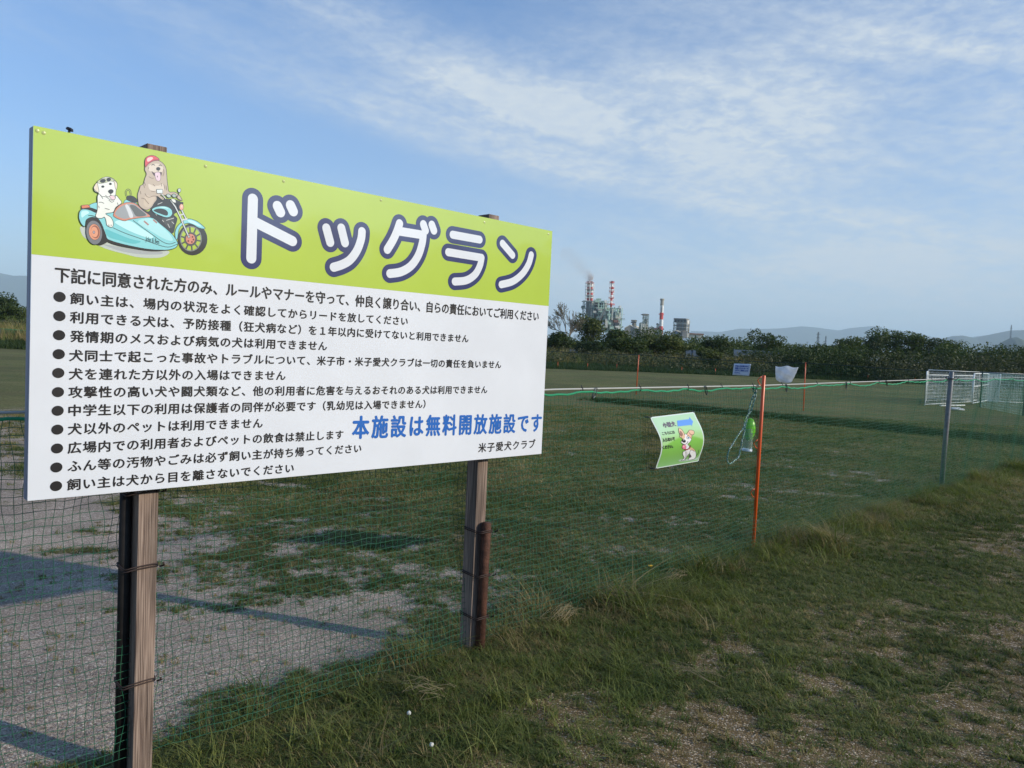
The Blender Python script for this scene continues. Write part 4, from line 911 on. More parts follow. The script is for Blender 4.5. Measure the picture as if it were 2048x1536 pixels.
# ------------------------------------------------------------------ grass
def blades(n, h, spread, lean, wd, seg, seed, curl=.6):
    g = np.random.default_rng(seed); V = []; Fc = []
    for _ in range(n):
        a_ = g.random()*2*PI; r_ = spread*math.sqrt(g.random()); x0, y0 = r_*math.cos(a_), r_*math.sin(a_)
        th = g.random()*2*PI; H = h*(.45+.75*g.random()); ln = lean*(.3+g.random()); w0 = wd*(.6+.8*g.random()); b0 = len(V)
        px_, py_ = -math.sin(th), math.cos(th)
        for k in range(seg+1):
            q = k/seg; out = ln*H*(q**1.7)*(1+curl*q); z = H*(q-.35*ln*q*q*curl)
            x, y = x0+math.cos(th)*out, y0+math.sin(th)*out; ww = w0*(1-q)**.7
            if k < seg: V += [(x-px_*ww, y-py_*ww, z), (x+px_*ww, y+py_*ww, z)]
            else: V.append((x, y, z))
        for k in range(seg-1): Fc.append((b0+2*k, b0+2*k+1, b0+2*k+3, b0+2*k+2))
        Fc.append((b0+2*seg-2, b0+2*seg-1, b0+2*seg))
    return V, Fc
GREEN_G = leafmat('grass_blade', (.036, .056, .015), (.090, .118, .030), (.21, .215, .075), .30)
DRY_G = leafmat('dry_grass_blade', (.11, .085, .035), (.24, .185, .08), (.38, .31, .16), .25)
MID_G = leafmat('rough_grass_blade', (.055, .085, .018), (.125, .155, .036), (.28, .27, .085), .30)
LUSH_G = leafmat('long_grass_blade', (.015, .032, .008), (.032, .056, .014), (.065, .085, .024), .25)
def scatter(name, protos, pts, scl, mat, zsq=None, kindlabel=None):
    """instances of small tufts on a cloud of points"""
    n = len(pts); me = bpy.data.meshes.new(name); me.vertices.add(n); me.vertices.foreach_set('co', np.asarray(pts, np.float32).ravel())
    g = np.random.default_rng(len(name)*7+n)
    rot = np.stack([g.normal(0, .12, n), g.normal(0, .12, n), g.random(n)*2*PI], -1).astype(np.float32)
    a_ = me.attributes.new('rot', 'FLOAT_VECTOR', 'POINT'); a_.data.foreach_set('vector', rot.ravel())
    s3 = np.stack([scl, scl, scl*(zsq if zsq is not None else 1)], -1).astype(np.float32)
    a_ = me.attributes.new('scl', 'FLOAT_VECTOR', 'POINT'); a_.data.foreach_set('vector', s3.ravel())
    a_ = me.attributes.new('pick', 'INT', 'POINT'); a_.data.foreach_set('value', g.integers(0, len(protos), n).astype(np.int32))
    o = bpy.data.objects.new(name, me); C.objects.link(o); o['kind'] = 'stuff'
    ng = bpy.data.node_groups.new(name, 'GeometryNodeTree'); ng.interface.new_socket('Geometry', in_out='INPUT', socket_type='NodeSocketGeometry'); ng.interface.new_socket('Geometry', in_out='OUTPUT', socket_type='NodeSocketGeometry')
    N = ng.nodes; Lk = ng.links; gi = N.new('NodeGroupInput'); go = N.new('NodeGroupOutput'); ip = N.new('GeometryNodeInstanceOnPoints'); jn = N.new('GeometryNodeGeometryToInstance')
    for pv in protos:
        pm_ = bpy.data.meshes.new(name+'_tuft'); pm_.from_pydata(pv[0], [], pv[1]); pm_.materials.append(mat); po_ = bpy.data.objects.new(name+'_tuft', pm_)
        oi = N.new('GeometryNodeObjectInfo'); oi.inputs[0].default_value = po_
        Lk.new(oi.outputs['Geometry'], jn.inputs[0])
    def attr(nm, ty):
        q = N.new('GeometryNodeInputNamedAttribute'); q.data_type = ty; q.inputs[0].default_value = nm
        return [s for s in q.outputs if s.enabled and s.name == 'Attribute'][0]
    Lk.new(gi.outputs[0], ip.inputs['Points']); Lk.new(jn.outputs[0], ip.inputs['Instance']); ip.inputs['Pick Instance'].default_value = True
    Lk.new(attr('pick', 'INT'), ip.inputs['Instance Index']); Lk.new(attr('rot', 'FLOAT_VECTOR'), ip.inputs['Rotation']); Lk.new(attr('scl', 'FLOAT_VECTOR'), ip.inputs['Scale'])
    Lk.new(ip.outputs[0], go.inputs[0]); md = o.modifiers.new('scatter', 'NODES'); md.node_group = ng; return o
def in_view(x, y, marg=.08):
    return (np.abs(x/np.maximum(y, .1)) < .78+marg/np.maximum(y, .5)*7) & (y > 1.2)
def sample(n, x0, x1, y0, y1, dens, seed):
    """points with probability dens(x, y) inside the strip the photograph sees, with room at its sides"""
    g = np.random.default_rng(seed); x = g.uniform(x0, x1, n); y = g.uniform(y0, y1, n); k = in_view(x, y) & (g.random(n) < dens(x, y)); x, y = x[k], y[k]
    return np.stack([x, y, height(x, y)+.008*0], -1), x, y, g
short = [blades(15, .030, .020, .9, .0019, 2, k) for k in range(5)]+[blades(11, .020, .022, 1.6, .0045, 2, 17), blades(9, .026, .02, 1.3, .0035, 3, 18)]
mid = [blades(20, .062, .035, .9, .0016, 3, k+20) for k in range(5)]
tall = [blades(22, .135, .06, .85, .0019, 5, k+40, 1.) for k in range(6)]
farb = [blades(10, .05, .05, .8, .004, 2, k+60) for k in range(4)]
P_, x, y, g = sample(260000, -3.6, 9.6, 1.4, 9, lambda x, y: np.maximum(sst(cover(x, y)[0], .12, .95), np.where(fence_side(x, y) > 0, .14, .01))*np.clip(1.25-y*.075, .3, 1), 1)
cc_, dr_ = cover(x, y); dsel = (g.random(len(x)) < .08+.30*dr_) | (cc_ < .2)
scatter('short_grass', short, P_[~dsel], .7+.9*g.random((~dsel).sum())**2, GREEN_G); scatter('short_dry_grass', short, P_[dsel], .7+.5*g.random(dsel.sum()), DRY_G)
P_, x, y, g = sample(240000, -9, 16, 7.5, 22, lambda x, y: sst(cover(x, y)[0], .12, .95)*np.clip(1.4-y*.05, .3, 1)*.8, 2)
dr_ = cover(x, y)[1]; dsel = g.random(len(x)) < .15+.45*dr_
scatter('field_grass', farb, P_[~dsel], .6+.5*g.random((~dsel).sum()), GREEN_G); scatter('field_dry_grass', farb, P_[dsel], .6+.4*g.random(dsel.sum()), DRY_G)
# rough grass under and beside the net
def rough(x, y):
    s = fence_side(x, y); wd_ = .28+.30*np.exp(-((y-3)/1.6)**2)+.25*vnoise(x*.9, y*.9, 3)
    pt = sst(fbm(x*1.7, y*1.7, 2, 3), .36, .6)
    return np.exp(-(np.maximum(s-.05, 0)/wd_)**2)*np.exp(-(np.minimum(s, 0)/.14)**2)*(.25+.75*pt)*sst(x, -1.5, -.7)
P_, x, y, g = sample(200000, -2.5, 13, 1.4, 18, lambda x, y: rough(x, y)*1.2, 3)
dd = g.random(len(x)) < sst(fbm(x*1.2+7, y*1.2+3, 1, 3), .45, .62)*.45+.07
scatter('rough_grass', mid+tall[:1], P_[~dd], .6+.8*g.random((~dd).sum())**1.5, MID_G); scatter('rough_dry_grass', mid+tall[:1], P_[dd], .6+.7*g.random(dd.sum()), DRY_G)
def tallf(x, y):
    s = fence_side(x, y); pt = sst(fbm(x*1.1+5, y*1.1+2, 5, 3), .47, .62)
    return np.exp(-((s-.12)/.22)**2)*(.22+.78*pt)*sst(x, -.9, -.2)
CL = [(*gp(px_, py_)[:2], r_) for px_, py_, r_ in ((1060, 1235, .14), (1215, 1215, .20), (1255, 1235, .13), (1390, 1150, .20), (1440, 1140, .14), (1590, 1095, .28), (1650, 1100, .2), (1730, 1060, .2), (1950, 965, .3), (830, 1330, .12), (2030, 945, .3))]
def clump(x, y): return np.max([np.exp(-((x-a_)**2+(y-b_)**2)/c_**2) for a_, b_, c_ in CL], 0)
P_, x, y, g = sample(60000, -2.5, 13, 1.4, 18, lambda x, y: np.maximum(tallf(x, y), .75*clump(x, y)), 4)
dd = g.random(len(x)) < np.maximum(sst(fbm(x*1.2+7, y*1.2+3, 1, 3), .42, .6)*.5+.10, .68*clump(x, y))
tz = 1+.9*clump(x, y); scatter('tall_grass', tall, P_[~dd], (.5+.6*g.random((~dd).sum()))*np.where(y[~dd] > 4.5, 1.15, .85)*tz[~dd], MID_G); scatter('tall_dry_grass', tall, P_[dd], (.5+.65*g.random(dd.sum()))*tz[dd], DRY_G)
# long grass strip across the field and along its far end
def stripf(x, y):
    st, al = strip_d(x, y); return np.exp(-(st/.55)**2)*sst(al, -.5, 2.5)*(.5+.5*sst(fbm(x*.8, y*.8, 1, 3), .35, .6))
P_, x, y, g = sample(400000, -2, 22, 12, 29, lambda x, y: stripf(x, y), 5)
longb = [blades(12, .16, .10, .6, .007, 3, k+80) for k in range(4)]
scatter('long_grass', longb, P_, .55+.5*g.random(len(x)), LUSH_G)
def endf(x, y):
    e = y-field_edge(x); return sst(e, -.6, .6)*(1-sst(e, 4, 7))
P_, x, y, g = sample(120000, -50, 50, 38, 80, endf, 6)
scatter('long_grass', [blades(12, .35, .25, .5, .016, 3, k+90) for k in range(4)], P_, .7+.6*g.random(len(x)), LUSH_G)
def bankf(x, y):
    e = y-field_edge(x); return sst(e, 5, 7)*(1-sst(e, 16, 22))*(.3+.7*sst(fbm(x*.3, y*.3, 4, 3), .35, .6))
P_, x, y, g = sample(90000, -60, 60, 42, 95, bankf, 7)
dd = g.random(len(x)) < .5
reed = [blades(9, .8, .25, .35, .016, 3, k+100) for k in range(4)]
scatter('weeds', reed, P_[~dd], .5+.6*g.random((~dd).sum()), MID_G); scatter('dry_weeds', reed, P_[dd], .5+.8*g.random(dd.sum()), DRY_G)
# straw lying in the foreground and pebbles
straw = []
g = np.random.default_rng(5)
for cx, cy, ang, n, L_ in ((-.32, 3.30, .1, 24, .13), (.95, 3.75, -.35, 9, .34), (.02, 2.35, .25, 5, .18), (1.2, 5.2, .6, 26, .16), (.35, 4.3, 1.1, 26, .2), (2.9, 6.5, .2, 30, .2), (2.2, 3.7, .1, 4, .2)):
    for _ in range(n):
        a_ = ang+g.normal(0, .28); x0, y0 = cx+g.normal(0, .045), cy+g.normal(0, .03); z0 = .05+.05*g.random() if n > 20 else .025
        straw.append([(x0+math.cos(a_)*L_*q*(.6+.4*g.random()), y0+math.sin(a_)*L_*q, float(height(x0, y0))+z0+.03*math.sin(PI*(q+.5))*g.random()) for q in (-.5, -.15, .2, .5)])
v1, f1 = strands(straw, .0009); o = mesh('straw', v1, f1, pmat('straw', (.27, .215, .11), .7)); o['kind'] = 'stuff'
ico = bmesh.new(); bmesh.ops.create_icosphere(ico, subdivisions=1, radius=.5); iv = [tuple(v.co) for v in ico.verts]; if_ = [tuple(v.index for v in f.verts) for f in ico.faces]; ico.free()
g = np.random.default_rng(9); pebs = [([(x*(1+g.normal(0, .15)), y*(.8+g.normal(0, .1)), z*.55) for x, y, z in iv], if_) for _ in range(5)]
pbm = bpy.data.materials.new('pebble'); pbm.use_nodes = True; t = NT(pbm.node_tree); b = t.n['Principled BSDF']; b.inputs['Roughness'].default_value = .7
t.put(b.inputs['Base Color'], t.ramp(t.new('ShaderNodeObjectInfo').outputs['Random'], [(0., (.07, .06, .06)), (.4, (.20, .18, .165)), (.8, (.33, .30, .28)), (.93, (.42, .39, .36)), (1., (.80, .78, .74))]))
def pebf(x, y):
    c_ = cover(x, y)[0]; s = fence_side(x, y); return (1-sst(c_, .2, .7))*np.where(s < 0, .9, .55)*np.clip(1.5-y*.12, .1, 1)
P_, x, y, g = sample(170000, -3.2, 8, 1.4, 9, pebf, 11); scatter('gravel', pebs, P_, .004+.007*g.random(len(x))**2.5, pbm)
# dandelions
dw = flat('dandelion_fluff', (.50, .50, .46), .9); dy_ = flat('dandelion_yellow', (.85, .50, .01), .6); stm = flat('stem_green', (.10, .16, .04), .6)
def flower(px, py, z, yellow, label):
    p = gp(px, py, z); r = thing('dandelion', label, 'flower', (p[0], p[1], 0))
    mb = MB(); mb.tube([(0, 0, 0), (.006, .003, z*.5), (0, 0, z-.008)], .0016, 5); mb.build('stem', stm, r)
    if yellow:
        V = [(0, 0, z+.004)]; n = 22
        for k in range(n): a_ = 2*PI*k/n; rr_ = .017*(1 if k % 2 else .8); V.append((rr_*math.cos(a_), rr_*math.sin(a_), z+.006*(k % 2)))
        mesh('flower_head', V+[(0, 0, z-.01)], [(0, 1+k, 1+(k+1) % n) for k in range(n)]+[(n+1, 1+(k+1) % n, 1+k) for k in range(n)], dy_, r)
    else:
        bm = bmesh.new(); bmesh.ops.create_icosphere(bm, subdivisions=2, radius=.0085); me = bpy.data.meshes.new('seed_head')
        for v in bm.verts: v.co *= 1+random.uniform(-.14, .14); v.co.z += z
        bm.to_mesh(me); bm.free(); me.materials.append(dw); o = bpy.data.objects.new('seed_head', me); lnk(o, r)
flower(818, 1426, .09, False, 'white dandelion clock in the grass between the two board posts'); flower(863, 1489, .07, False, 'white dandelion clock nearest the bottom edge of the photo'); flower(1301, 1132, .12, True, 'single orange yellow flower under the net near the orange pole')

# ------------------------------------------------------------------ trees and shrubs
def leaves(blobs, n, size, seed, hang=0.):
    """leaf sized faces spread through lumpy blobs (x, y, z, rx, ry, rz)"""
    g = np.random.default_rng(seed); B = np.asarray(blobs, float); wv = (B[:, 3]*B[:, 4]*B[:, 5])**.67; k = g.choice(len(B), n, p=wv/wv.sum())
    d = g.normal(size=(n, 3)); d /= np.linalg.norm(d, axis=1, keepdims=True)
    ph = np.sin(d[:, 0]*5+k)*np.cos(d[:, 1]*6+k*2)*.16+np.sin(d[:, 2]*9+k*3)*.08
    r_ = (.55+.45*g.random(n)**.5+ph)[:, None]; P = B[k, :3]+d*r_*B[k, 3:6]; P[:, 2] = np.maximum(P[:, 2], .05)
    nr_ = d+g.normal(size=(n, 3))*.75; nr_ /= np.linalg.norm(nr_, axis=1, keepdims=True); a_ = np.cross(nr_, g.normal(size=(n, 3))); a_ /= np.linalg.norm(a_, axis=1, keepdims=True); b_ = np.cross(nr_, a_)
    s = (size*(.5+g.random(n)))[:, None]; V = np.stack([P-a_*s, P-b_*s*.45, P+a_*s, P+b_*s*.45], 1).reshape(-1, 3); return V, np.arange(n*4).reshape(n, 4)
TREE_A = leafmat('dark_leaves', (.014, .026, .007), (.030, .052, .012), (.065, .090, .020), .2)
TREE_B = leafmat('mid_leaves', (.022, .040, .009), (.048, .074, .016), (.095, .120, .028), .25)
TREE_C = leafmat('yellow_green_leaves', (.035, .05, .012), (.075, .095, .022), (.14, .155, .045), .25)
TREE_D = leafmat('greyish_leaves', (.03, .036, .02), (.07, .078, .038), (.12, .12, .07), .2)
bark = pmat('bark', (.055, .042, .03), .9, var=.3, vscale=4); pbark = pmat('pale_bark', (.17, .145, .11), .9, var=.3, vscale=4)
crowns = {}
def crown_mesh(key, mat, n, size, seed, flat_=.8):
    if key in crowns: return crowns[key]
    g = np.random.default_rng(seed); B = [(0, 0, .55, .36, .36, .30*flat_+.06)]
    for k in range(11):
        a_ = g.random()*2*PI; r_ = .12+.30*g.random(); z = .30+.55*g.random(); q = .13+.13*g.random(); r_ *= 1.1-abs(z-.5); B.append((r_*math.cos(a_), r_*math.sin(a_), z, q, q, q*flat_))
    V, Fc = leaves(B, n, size, seed); o = mesh('crown', V, Fc, mat); C.objects.unlink(o); crowns[key] = o; return o
def tree(name, label, cat, x, y, h, wd, key, mat, n=2600, size=.03, seed=1, group=None, z=None, trunk=bark, flat_=.8):
    z = float(height(x, y)) if z is None else z
    r = thing(name, label, cat, (x, y, z), random.uniform(0, 6.28), group); c0 = crown_mesh(key, mat, n, size, seed, flat_)
    c_ = c0.copy(); lnk(c_, r); c_.scale = (wd, wd, h); c_.name = 'crown'
    mb = MB(); g = np.random.default_rng(seed)
    mb.tube([(0, 0, -.1), (.01*h, 0, h*.25), (.0, .01*h, h*.5)], [h*.03, h*.022, h*.012], 7)
    for k in range(4): a_ = k*1.6+seed; mb.tube([(0, 0, h*(.2+.06*k)), (wd*.12*math.cos(a_), wd*.12*math.sin(a_), h*(.38+.06*k)), (wd*.26*math.cos(a_), wd*.26*math.sin(a_), h*(.52+.05*k))], [h*.014, h*.010, h*.005], 5)
    mb.build('trunk', trunk, r, True); return r
def tree_px(name, label, cat, px, ptop, wpx, Y, key, mat, **kw):
    """a tree standing Y metres ahead whose top and width are as seen in the photograph"""
    q = at(px, ptop, Y); x = q[0]; gz = float(height(x, Y)); return tree(name, label, cat, x, Y, (q[2]-gz)*1.08, wpx/F*Y*1.15, key, mat, **kw)
# back row over the hedge
tree_px('broadleaf_tree', 'yellow green tree leaning in front of the left foot of the power plant', 'tree', 1182, 628, 66, 105, 'c1', TREE_C, n=3600, size=.028, seed=31)
tree_px('broadleaf_tree', 'small round topped tree between the striped chimney and the low hills', 'tree', 1535, 664, 62, 95, 'b1', TREE_B, n=3600, size=.03, seed=12)
tree_px('broadleaf_tree', 'dark bushy tree standing alone in front of the frame building', 'tree', 1432, 676, 62, 78, 'a1', TREE_A, n=4200, size=.03, seed=13)
for k, (px_, pt_, w_, Y_) in enumerate(((1700, 676, 60, 108), (1735, 668, 70, 110), (1775, 664, 80, 112), (1820, 667, 80, 110), (1862, 673, 70, 108), (1900, 684, 60, 106))):
    tree_px('broadleaf_tree', ['leftmost and lowest tree of the domed grove above the hedge', 'second tree from the left in the domed grove', 'tallest tree at the crown of the domed grove', 'tree just right of the crown of the domed grove', 'second tree from the right in the domed grove', 'rightmost low tree of the domed grove above the hedge'][k], 'tree', px_, pt_, w_, Y_, 'g%d' % (k % 3), (TREE_B, TREE_A, TREE_B)[k % 3], n=3400, size=.028, seed=14+k % 3, group='grove above the hedge')
for k, (px_, pt_, w_, Y_) in enumerate(((-40, 584, 130, 88), (4, 592, 70, 84), (36, 610, 52, 84), (80, 618, 80, 86), (170, 610, 100, 90), (-130, 590, 110, 88))):
    tree_px('broadleaf_tree', ['tall bushy tree at the left edge of the photo', 'bushy tree at the left edge behind the low green net', 'lower dark tree just left of the notice board', 'dark tree peeping past the left edge of the notice board', 'tree behind the drawing of the dogs on the board', 'tree beyond the left edge of the photo'][k], 'tree', px_, pt_, w_, Y_, 'l%d' % (k % 2), (TREE_B, TREE_A)[k % 2], n=3400, size=.03, seed=24+k % 2)
# front shrubs
for k, (px_, pt_, w_, Y_, lab) in enumerate(((1180, 682, 62, 74, 'round dark shrub below the bare tree beside the board'), (1262, 678, 72, 76, 'dark shrub left of the widest one in the middle of the bank'), (1330, 672, 96, 78, 'widest dark shrub in the middle of the bank'), (1120, 664, 70, 84, 'leafy shrub just right of the notice board'), (1232, 662, 80, 92, 'leafy shrub in front of the power plant'), (1420, 700, 60, 72, 'low shrub below the dark bushy tree'))):
    tree_px('shrub', lab, 'shrub', px_, pt_, w_, Y_, 's%d' % (k % 3), (TREE_A, TREE_B, TREE_C)[k % 3], n=3600, size=.036, seed=40+k % 3, flat_=1.)
# hedge and thicket masses
def thicket(name, spans, mat, n, size, seed, kind='stuff'):
    g = np.random.default_rng(seed); B = []
    for (x0, x1, ptop0, ptop1, Y_, dep, jit) in spans:
        m_ = int(abs(x1-x0)/F*Y_/1.1)+2
        for k in range(m_):
            q = k/(m_-1); px_ = x0+(x1-x0)*q; Yk = Y_+g.uniform(-dep, dep); top = at(px_, ptop0+(ptop1-ptop0)*q+g.uniform(-jit, jit*.6), Yk); gz = float(height(top[0], Yk)); H = max(top[2]-gz, .5)
            B.append((top[0], Yk, gz+H*.5, 1.0+.8*g.random(), 1.2, H*.52)); B.append((top[0]+g.uniform(-1, 1), Yk-.8*g.random(), gz+H*.28, 1.1+.7*g.random(), 1.1, H*.36))
    V, Fc = leaves(B, n, size, seed); o = mesh(name, V, Fc, mat); o['kind'] = kind; return o
thicket('hedge', [(1560, 2250, 697, 700, 72, 2.2, 4), (1500, 1640, 700, 696, 80, 2, 4)], TREE_A, 60000, .11, 1)
thicket('thicket', [(1095, 1420, 676, 690, 98, 5, 6), (1380, 1720, 684, 690, 104, 5, 5), (1890, 2250, 692, 690, 92, 4, 5), (1280, 1350, 655, 668, 104, 3, 3)], TREE_B, 60000, .15, 2)
thicket('brambles', [(1100, 1560, 700, 712, 70, 2.5, 8), (1760, 2250, 712, 704, 68, 2, 9), (-350, 330, 640, 640, 74, 2.5, 6)], TREE_D, 34000, .10, 3)
thicket('thicket', [(-450, 420, 622, 632, 82, 4, 10)], TREE_B, 40000, .13, 4)
thicket('distant_wood', [(1095, 1300, 682, 688, 190, 8, 3), (1300, 1700, 684, 692, 230, 10, 3), (1380, 1500, 674, 676, 210, 6, 3)], TREE_B, 30000, .35, 5)
# bare tree beside the board
def bare_tree(px, ptop, pw, Y_, label):
    q = at(px, ptop, Y_); gz = float(height(q[0], Y_)); H = q[2]-gz; r = thing('bare_tree', label, 'tree', (q[0], Y_, gz)); g = np.random.default_rng(3); segs = []; buds = []
    def grow(p, d, L_, rad, lv):
        p1 = p+d*L_*.5+g.normal(0, .04*L_, 3); p2 = p+d*L_; segs.append((p, p1, p2, rad)); 
        if lv >= 5: buds.append(p2); buds.append(p1); return
        for _ in range(4 if lv < 3 else 3):
            nd = d+g.normal(0, .42, 3); nd[2] = abs(nd[2])*.8+.15; nd /= np.linalg.norm(nd); grow(p2 if g.random() < .7 else p1, nd, L_*g.uniform(.62, .82), rad*.62, lv+1)
    grow(np.zeros(3), np.array([.05, 0, 1.]), H*.27, H*.016, 0); mx = max(s[2][2] for s in segs); mw = max(abs(s[2][0]) for s in segs); sx = pw/F*Y_/2/mw; sz = H/mx
    mt_, mb = MB(), MB()
    for i, (a_, m_, b_, rad) in enumerate(segs):
        S_ = np.array([sx, sx, sz]); (mt_ if i < 4 else mb).tube([a_*S_, m_*S_, b_*S_], [max(rad, .02), max(rad*.8, .018), max(rad*.62, .014)], 4, cap=False)
    mt_.build('trunk', pbark, r, True); mb.build('branches', pbark, r)
    P = np.array(buds)*[sx, sx, sz]; n = len(P); a_ = g.normal(size=(n, 3)); a_ /= np.linalg.norm(a_, axis=1, keepdims=True); b_ = np.cross(a_, g.normal(size=(n, 3))); b_ /= np.linalg.norm(b_, axis=1, keepdims=True)
    s = .07; V = np.stack([P-a_*s, P-b_*s*.5, P+a_*s, P+b_*s*.5], 1).reshape(-1, 3); o = mesh('young_leaves', V, np.arange(n*4).reshape(n, 4), TREE_C, r); o['kind'] = 'stuff'
bare_tree(1135, 602, 92, 96, 'bare twiggy tree just budding between the board and the power plant')
# blue grey net fences glimpsed between the shrubs
bn_m = pmat('faded_blue_net', (.10, .15, .22), .7)
for k, (xa, xb, yt, yb, Y_) in enumerate(((1140, 1170, 699, 706, 78), (1372, 1400, 700, 714, 82), (1468, 1560, 699, 712, 88))):
    a_ = at(xa, yt, Y_); b_ = at(xb, yt, Y_); zb_ = at(xa, yb, Y_)[2]; mb = MB(); mb.box(((a_[0]+b_[0])/2, Y_, (a_[2]+zb_)/2), (b_[0]-a_[0], .05, a_[2]-zb_))
    for q in (0, .5, 1): mb.tube([(a_[0]+(b_[0]-a_[0])*q, Y_-.05, 0), (a_[0]+(b_[0]-a_[0])*q, Y_-.05, a_[2]+.1)], .03, 5)
    tag(mb.build('net_screen', bn_m), ['faded blue screen behind the round dark shrub', 'faded blue screen right of the widest dark shrub', 'longest faded blue screen behind the bank, right of the bushy tree'][k], 'screen')
# short orange stakes at the foot of the bank
stk = None
for k, (px_, pt_) in enumerate(((1176, 716), (1235, 706), (1365, 714), (1432, 722), (1738, 724), (1832, 728), (1925, 730), (1117, 703))):
    Y_ = float(field_edge(at(px_, pt_, 60)[0]))+1.5; q = at(px_, pt_, Y_); z0 = float(height(q[0], Y_)); mb = MB()
    if stk is None: mb.tube([(0, 0, 0), (0, 0, .55)], .022, 6); stk = mb.build('marker_stake', org, None, True); o = stk
    else: o = stk.copy(); C.objects.link(o)
    o.location = (q[0], Y_, q[2]-.55 if q[2]-.55 < z0 else z0); tag(o, 'thin orange marker stake at the foot of the weedy bank', 'stake', 'orange marker stakes along the bank')

# ------------------------------------------------------------------ power plant, 800 m off
D = 820.
mp = D/F                                         # metres per pixel of the photograph at that distance
wred = pmat('faded_red_paint', (.62, .05, .03), .6, var=.15, vscale=.3); wwh = pmat('white_paint', (.80, .79, .75), .6, var=.12, vscale=.3); conc = pmat('concrete', (.36, .32, .25), .85, var=.2, vscale=.2)
gst = pmat('pale_green_steel', (.40, .56, .45), .6, var=.2, vscale=.4); gst2 = pmat('grey_green_steel', (.15, .21, .20), .7, var=.3, vscale=.3); dkm = pmat('dark_plant_metal', (.045, .05, .055), .7, var=.3, vscale=.3)
pale = pmat('pale_cladding', (.58, .56, .48), .7, var=.12, vscale=.2); grc = pmat('grey_cladding', (.19, .185, .17), .8, var=.2, vscale=.2); blus = pmat('blue_cladding', (.16, .21, .32), .6, var=.1, vscale=.2); rsm = pmat('rust_panels', (.22, .10, .07), .8, var=.3, vscale=.4)
def wp(px, py, dy=0.): return at(px, py, D+dy)
def cyl(px, y0, y1, wpx, mat, name, parent, w2=None, dy=0, n=18):
    a_ = wp(px, y1, dy); b_ = wp(px, y0, dy); b_ = np.array([a_[0], a_[1], b_[2]]); r_ = wpx*mp/2
    o = MB().tube([a_, b_], [r_, (w2 or wpx)*mp/2], n).build(name, mat, None, True); shade_auto(o); o.parent = parent; o.matrix_parent_inverse = Matrix.Translation(-parent.location); return o
def bx(px0, px1, y0, y1, dep, mat, name, parent, dy=0):
    a_ = wp((px0+px1)/2, (y0+y1)/2, dy); w_ = (px1-px0)*mp; h_ = (y1-y0)*mp; o = MB().box(a_, (w_, dep, h_)).build(name, mat); o.parent = parent; o.matrix_parent_inverse = Matrix.Translation(-parent.location); return o
def gnd(px, dy=0): q = wp(px, 700, dy); return (q[0], q[1], .9)
def platform(px, y, wpx, mat, parent, dy=0, rail=2.2):
    a_ = wp(px, y, dy); r_ = wpx*mp/2; mb = MB(); mb.tube([a_-np.array([0, 0, .25]), a_+np.array([0, 0, .25])], r_, 12)
    mb.tube([a_+np.array([r_*math.cos(q), r_*math.sin(q), 1.2]) for q in np.linspace(0, 2*PI, 13)[:-1]], .12, 4, closed=True)
    for q in np.linspace(0, 2*PI, 9)[:-1]: e = np.array([r_*math.cos(q), r_*math.sin(q), 0]); mb.tube([a_+e, a_+e+np.array([0, 0, 1.2])], .1, 4)
    o = mb.build('platform', mat); o.parent = parent; o.matrix_parent_inverse = Matrix.Translation(-parent.location)
def frame(px0, px1, y0, y1, nx_, ny_, mat, parent, r_=.35, dep=10., dy=0, brace=True, name='steel_frame'):
    mb = MB(); xs = np.linspace(px0, px1, nx_); ys = np.linspace(y0, y1, ny_)
    for dd_ in (0, dep):
        for x_ in xs: a_ = wp(x_, y1, dy); b_ = wp(x_, y0, dy); mb.tube([(a_[0], a_[1]+dd_, a_[2]), (a_[0], a_[1]+dd_, b_[2])], r_, 4)
        for y_ in ys: a_ = wp(px0, y_, dy); b_ = wp(px1, y_, dy); z_ = (a_[2]+b_[2])/2; mb.tube([(a_[0], a_[1]+dd_, z_), (b_[0], a_[1]+dd_, z_)], r_*.8, 4)
        if brace:
            for i in range(nx_-1):
                for j in range(ny_-1):
                    if (i+j) % 2: a_ = wp(xs[i], ys[j], dy); b_ = wp(xs[i+1], ys[j+1], dy)
                    else: a_ = wp(xs[i+1], ys[j], dy); b_ = wp(xs[i], ys[j+1], dy)
                    mb.tube([(a_[0], a_[1]+dd_, a_[2]), (b_[0], b_[1]+dd_, b_[2])], r_*.5, 4)
    for x_ in (px0, px1):
        for y_ in ys: a_ = wp(x_, y_, dy); mb.tube([(a_[0], a_[1], a_[2]), (a_[0], a_[1]+dep, a_[2])], r_*.8, 4)
    o = mb.build(name, mat); o.parent = parent; o.matrix_parent_inverse = Matrix.Translation(-parent.location); return o
# helpers above take the leaning picture column; plants are upright, so x is read at each item's own height
tw = thing('twin_chimney', 'twin red and white banded chimneys side by side, smoking, on the left of the plant', 'chimney', gnd(1178))
for cx in (1176.6, 1183.): 
    for k, (a_, b_, m_) in enumerate(((566, 574.5, wwh), (574.5, 580, wred), (580, 585.5, wwh), (585.5, 590.5, wred), (590.5, 596, wwh), (596, 601.5, wred))): cyl(cx-(b_-570)*.022, a_, b_, 5.6, m_, 'red_band' if m_ is wred else 'white_band', tw, dy=2 if cx < 1180 else 0)
    cyl(cx-1.5, 601.5, 655, 5.4, grc if cx < 1180 else pale, 'shaft', tw)
    cyl(cx+.1, 562.5, 566, 4.6, grc, 'flue', tw)
for y_, m_ in ((566.5, wred), (580.3, gst2), (592.5, gst2)): platform(1179.5-(y_-570)*.022, y_, 16 if y_ < 570 else 15, m_, tw)
frame(1171.5, 1187, 566, 602, 3, 7, wwh, tw, .22, 8, -5, False)
lc_ = thing('lattice_chimney', 'slim red and white banded chimney with ring platforms standing right of the twin ones', 'chimney', gnd(1223))
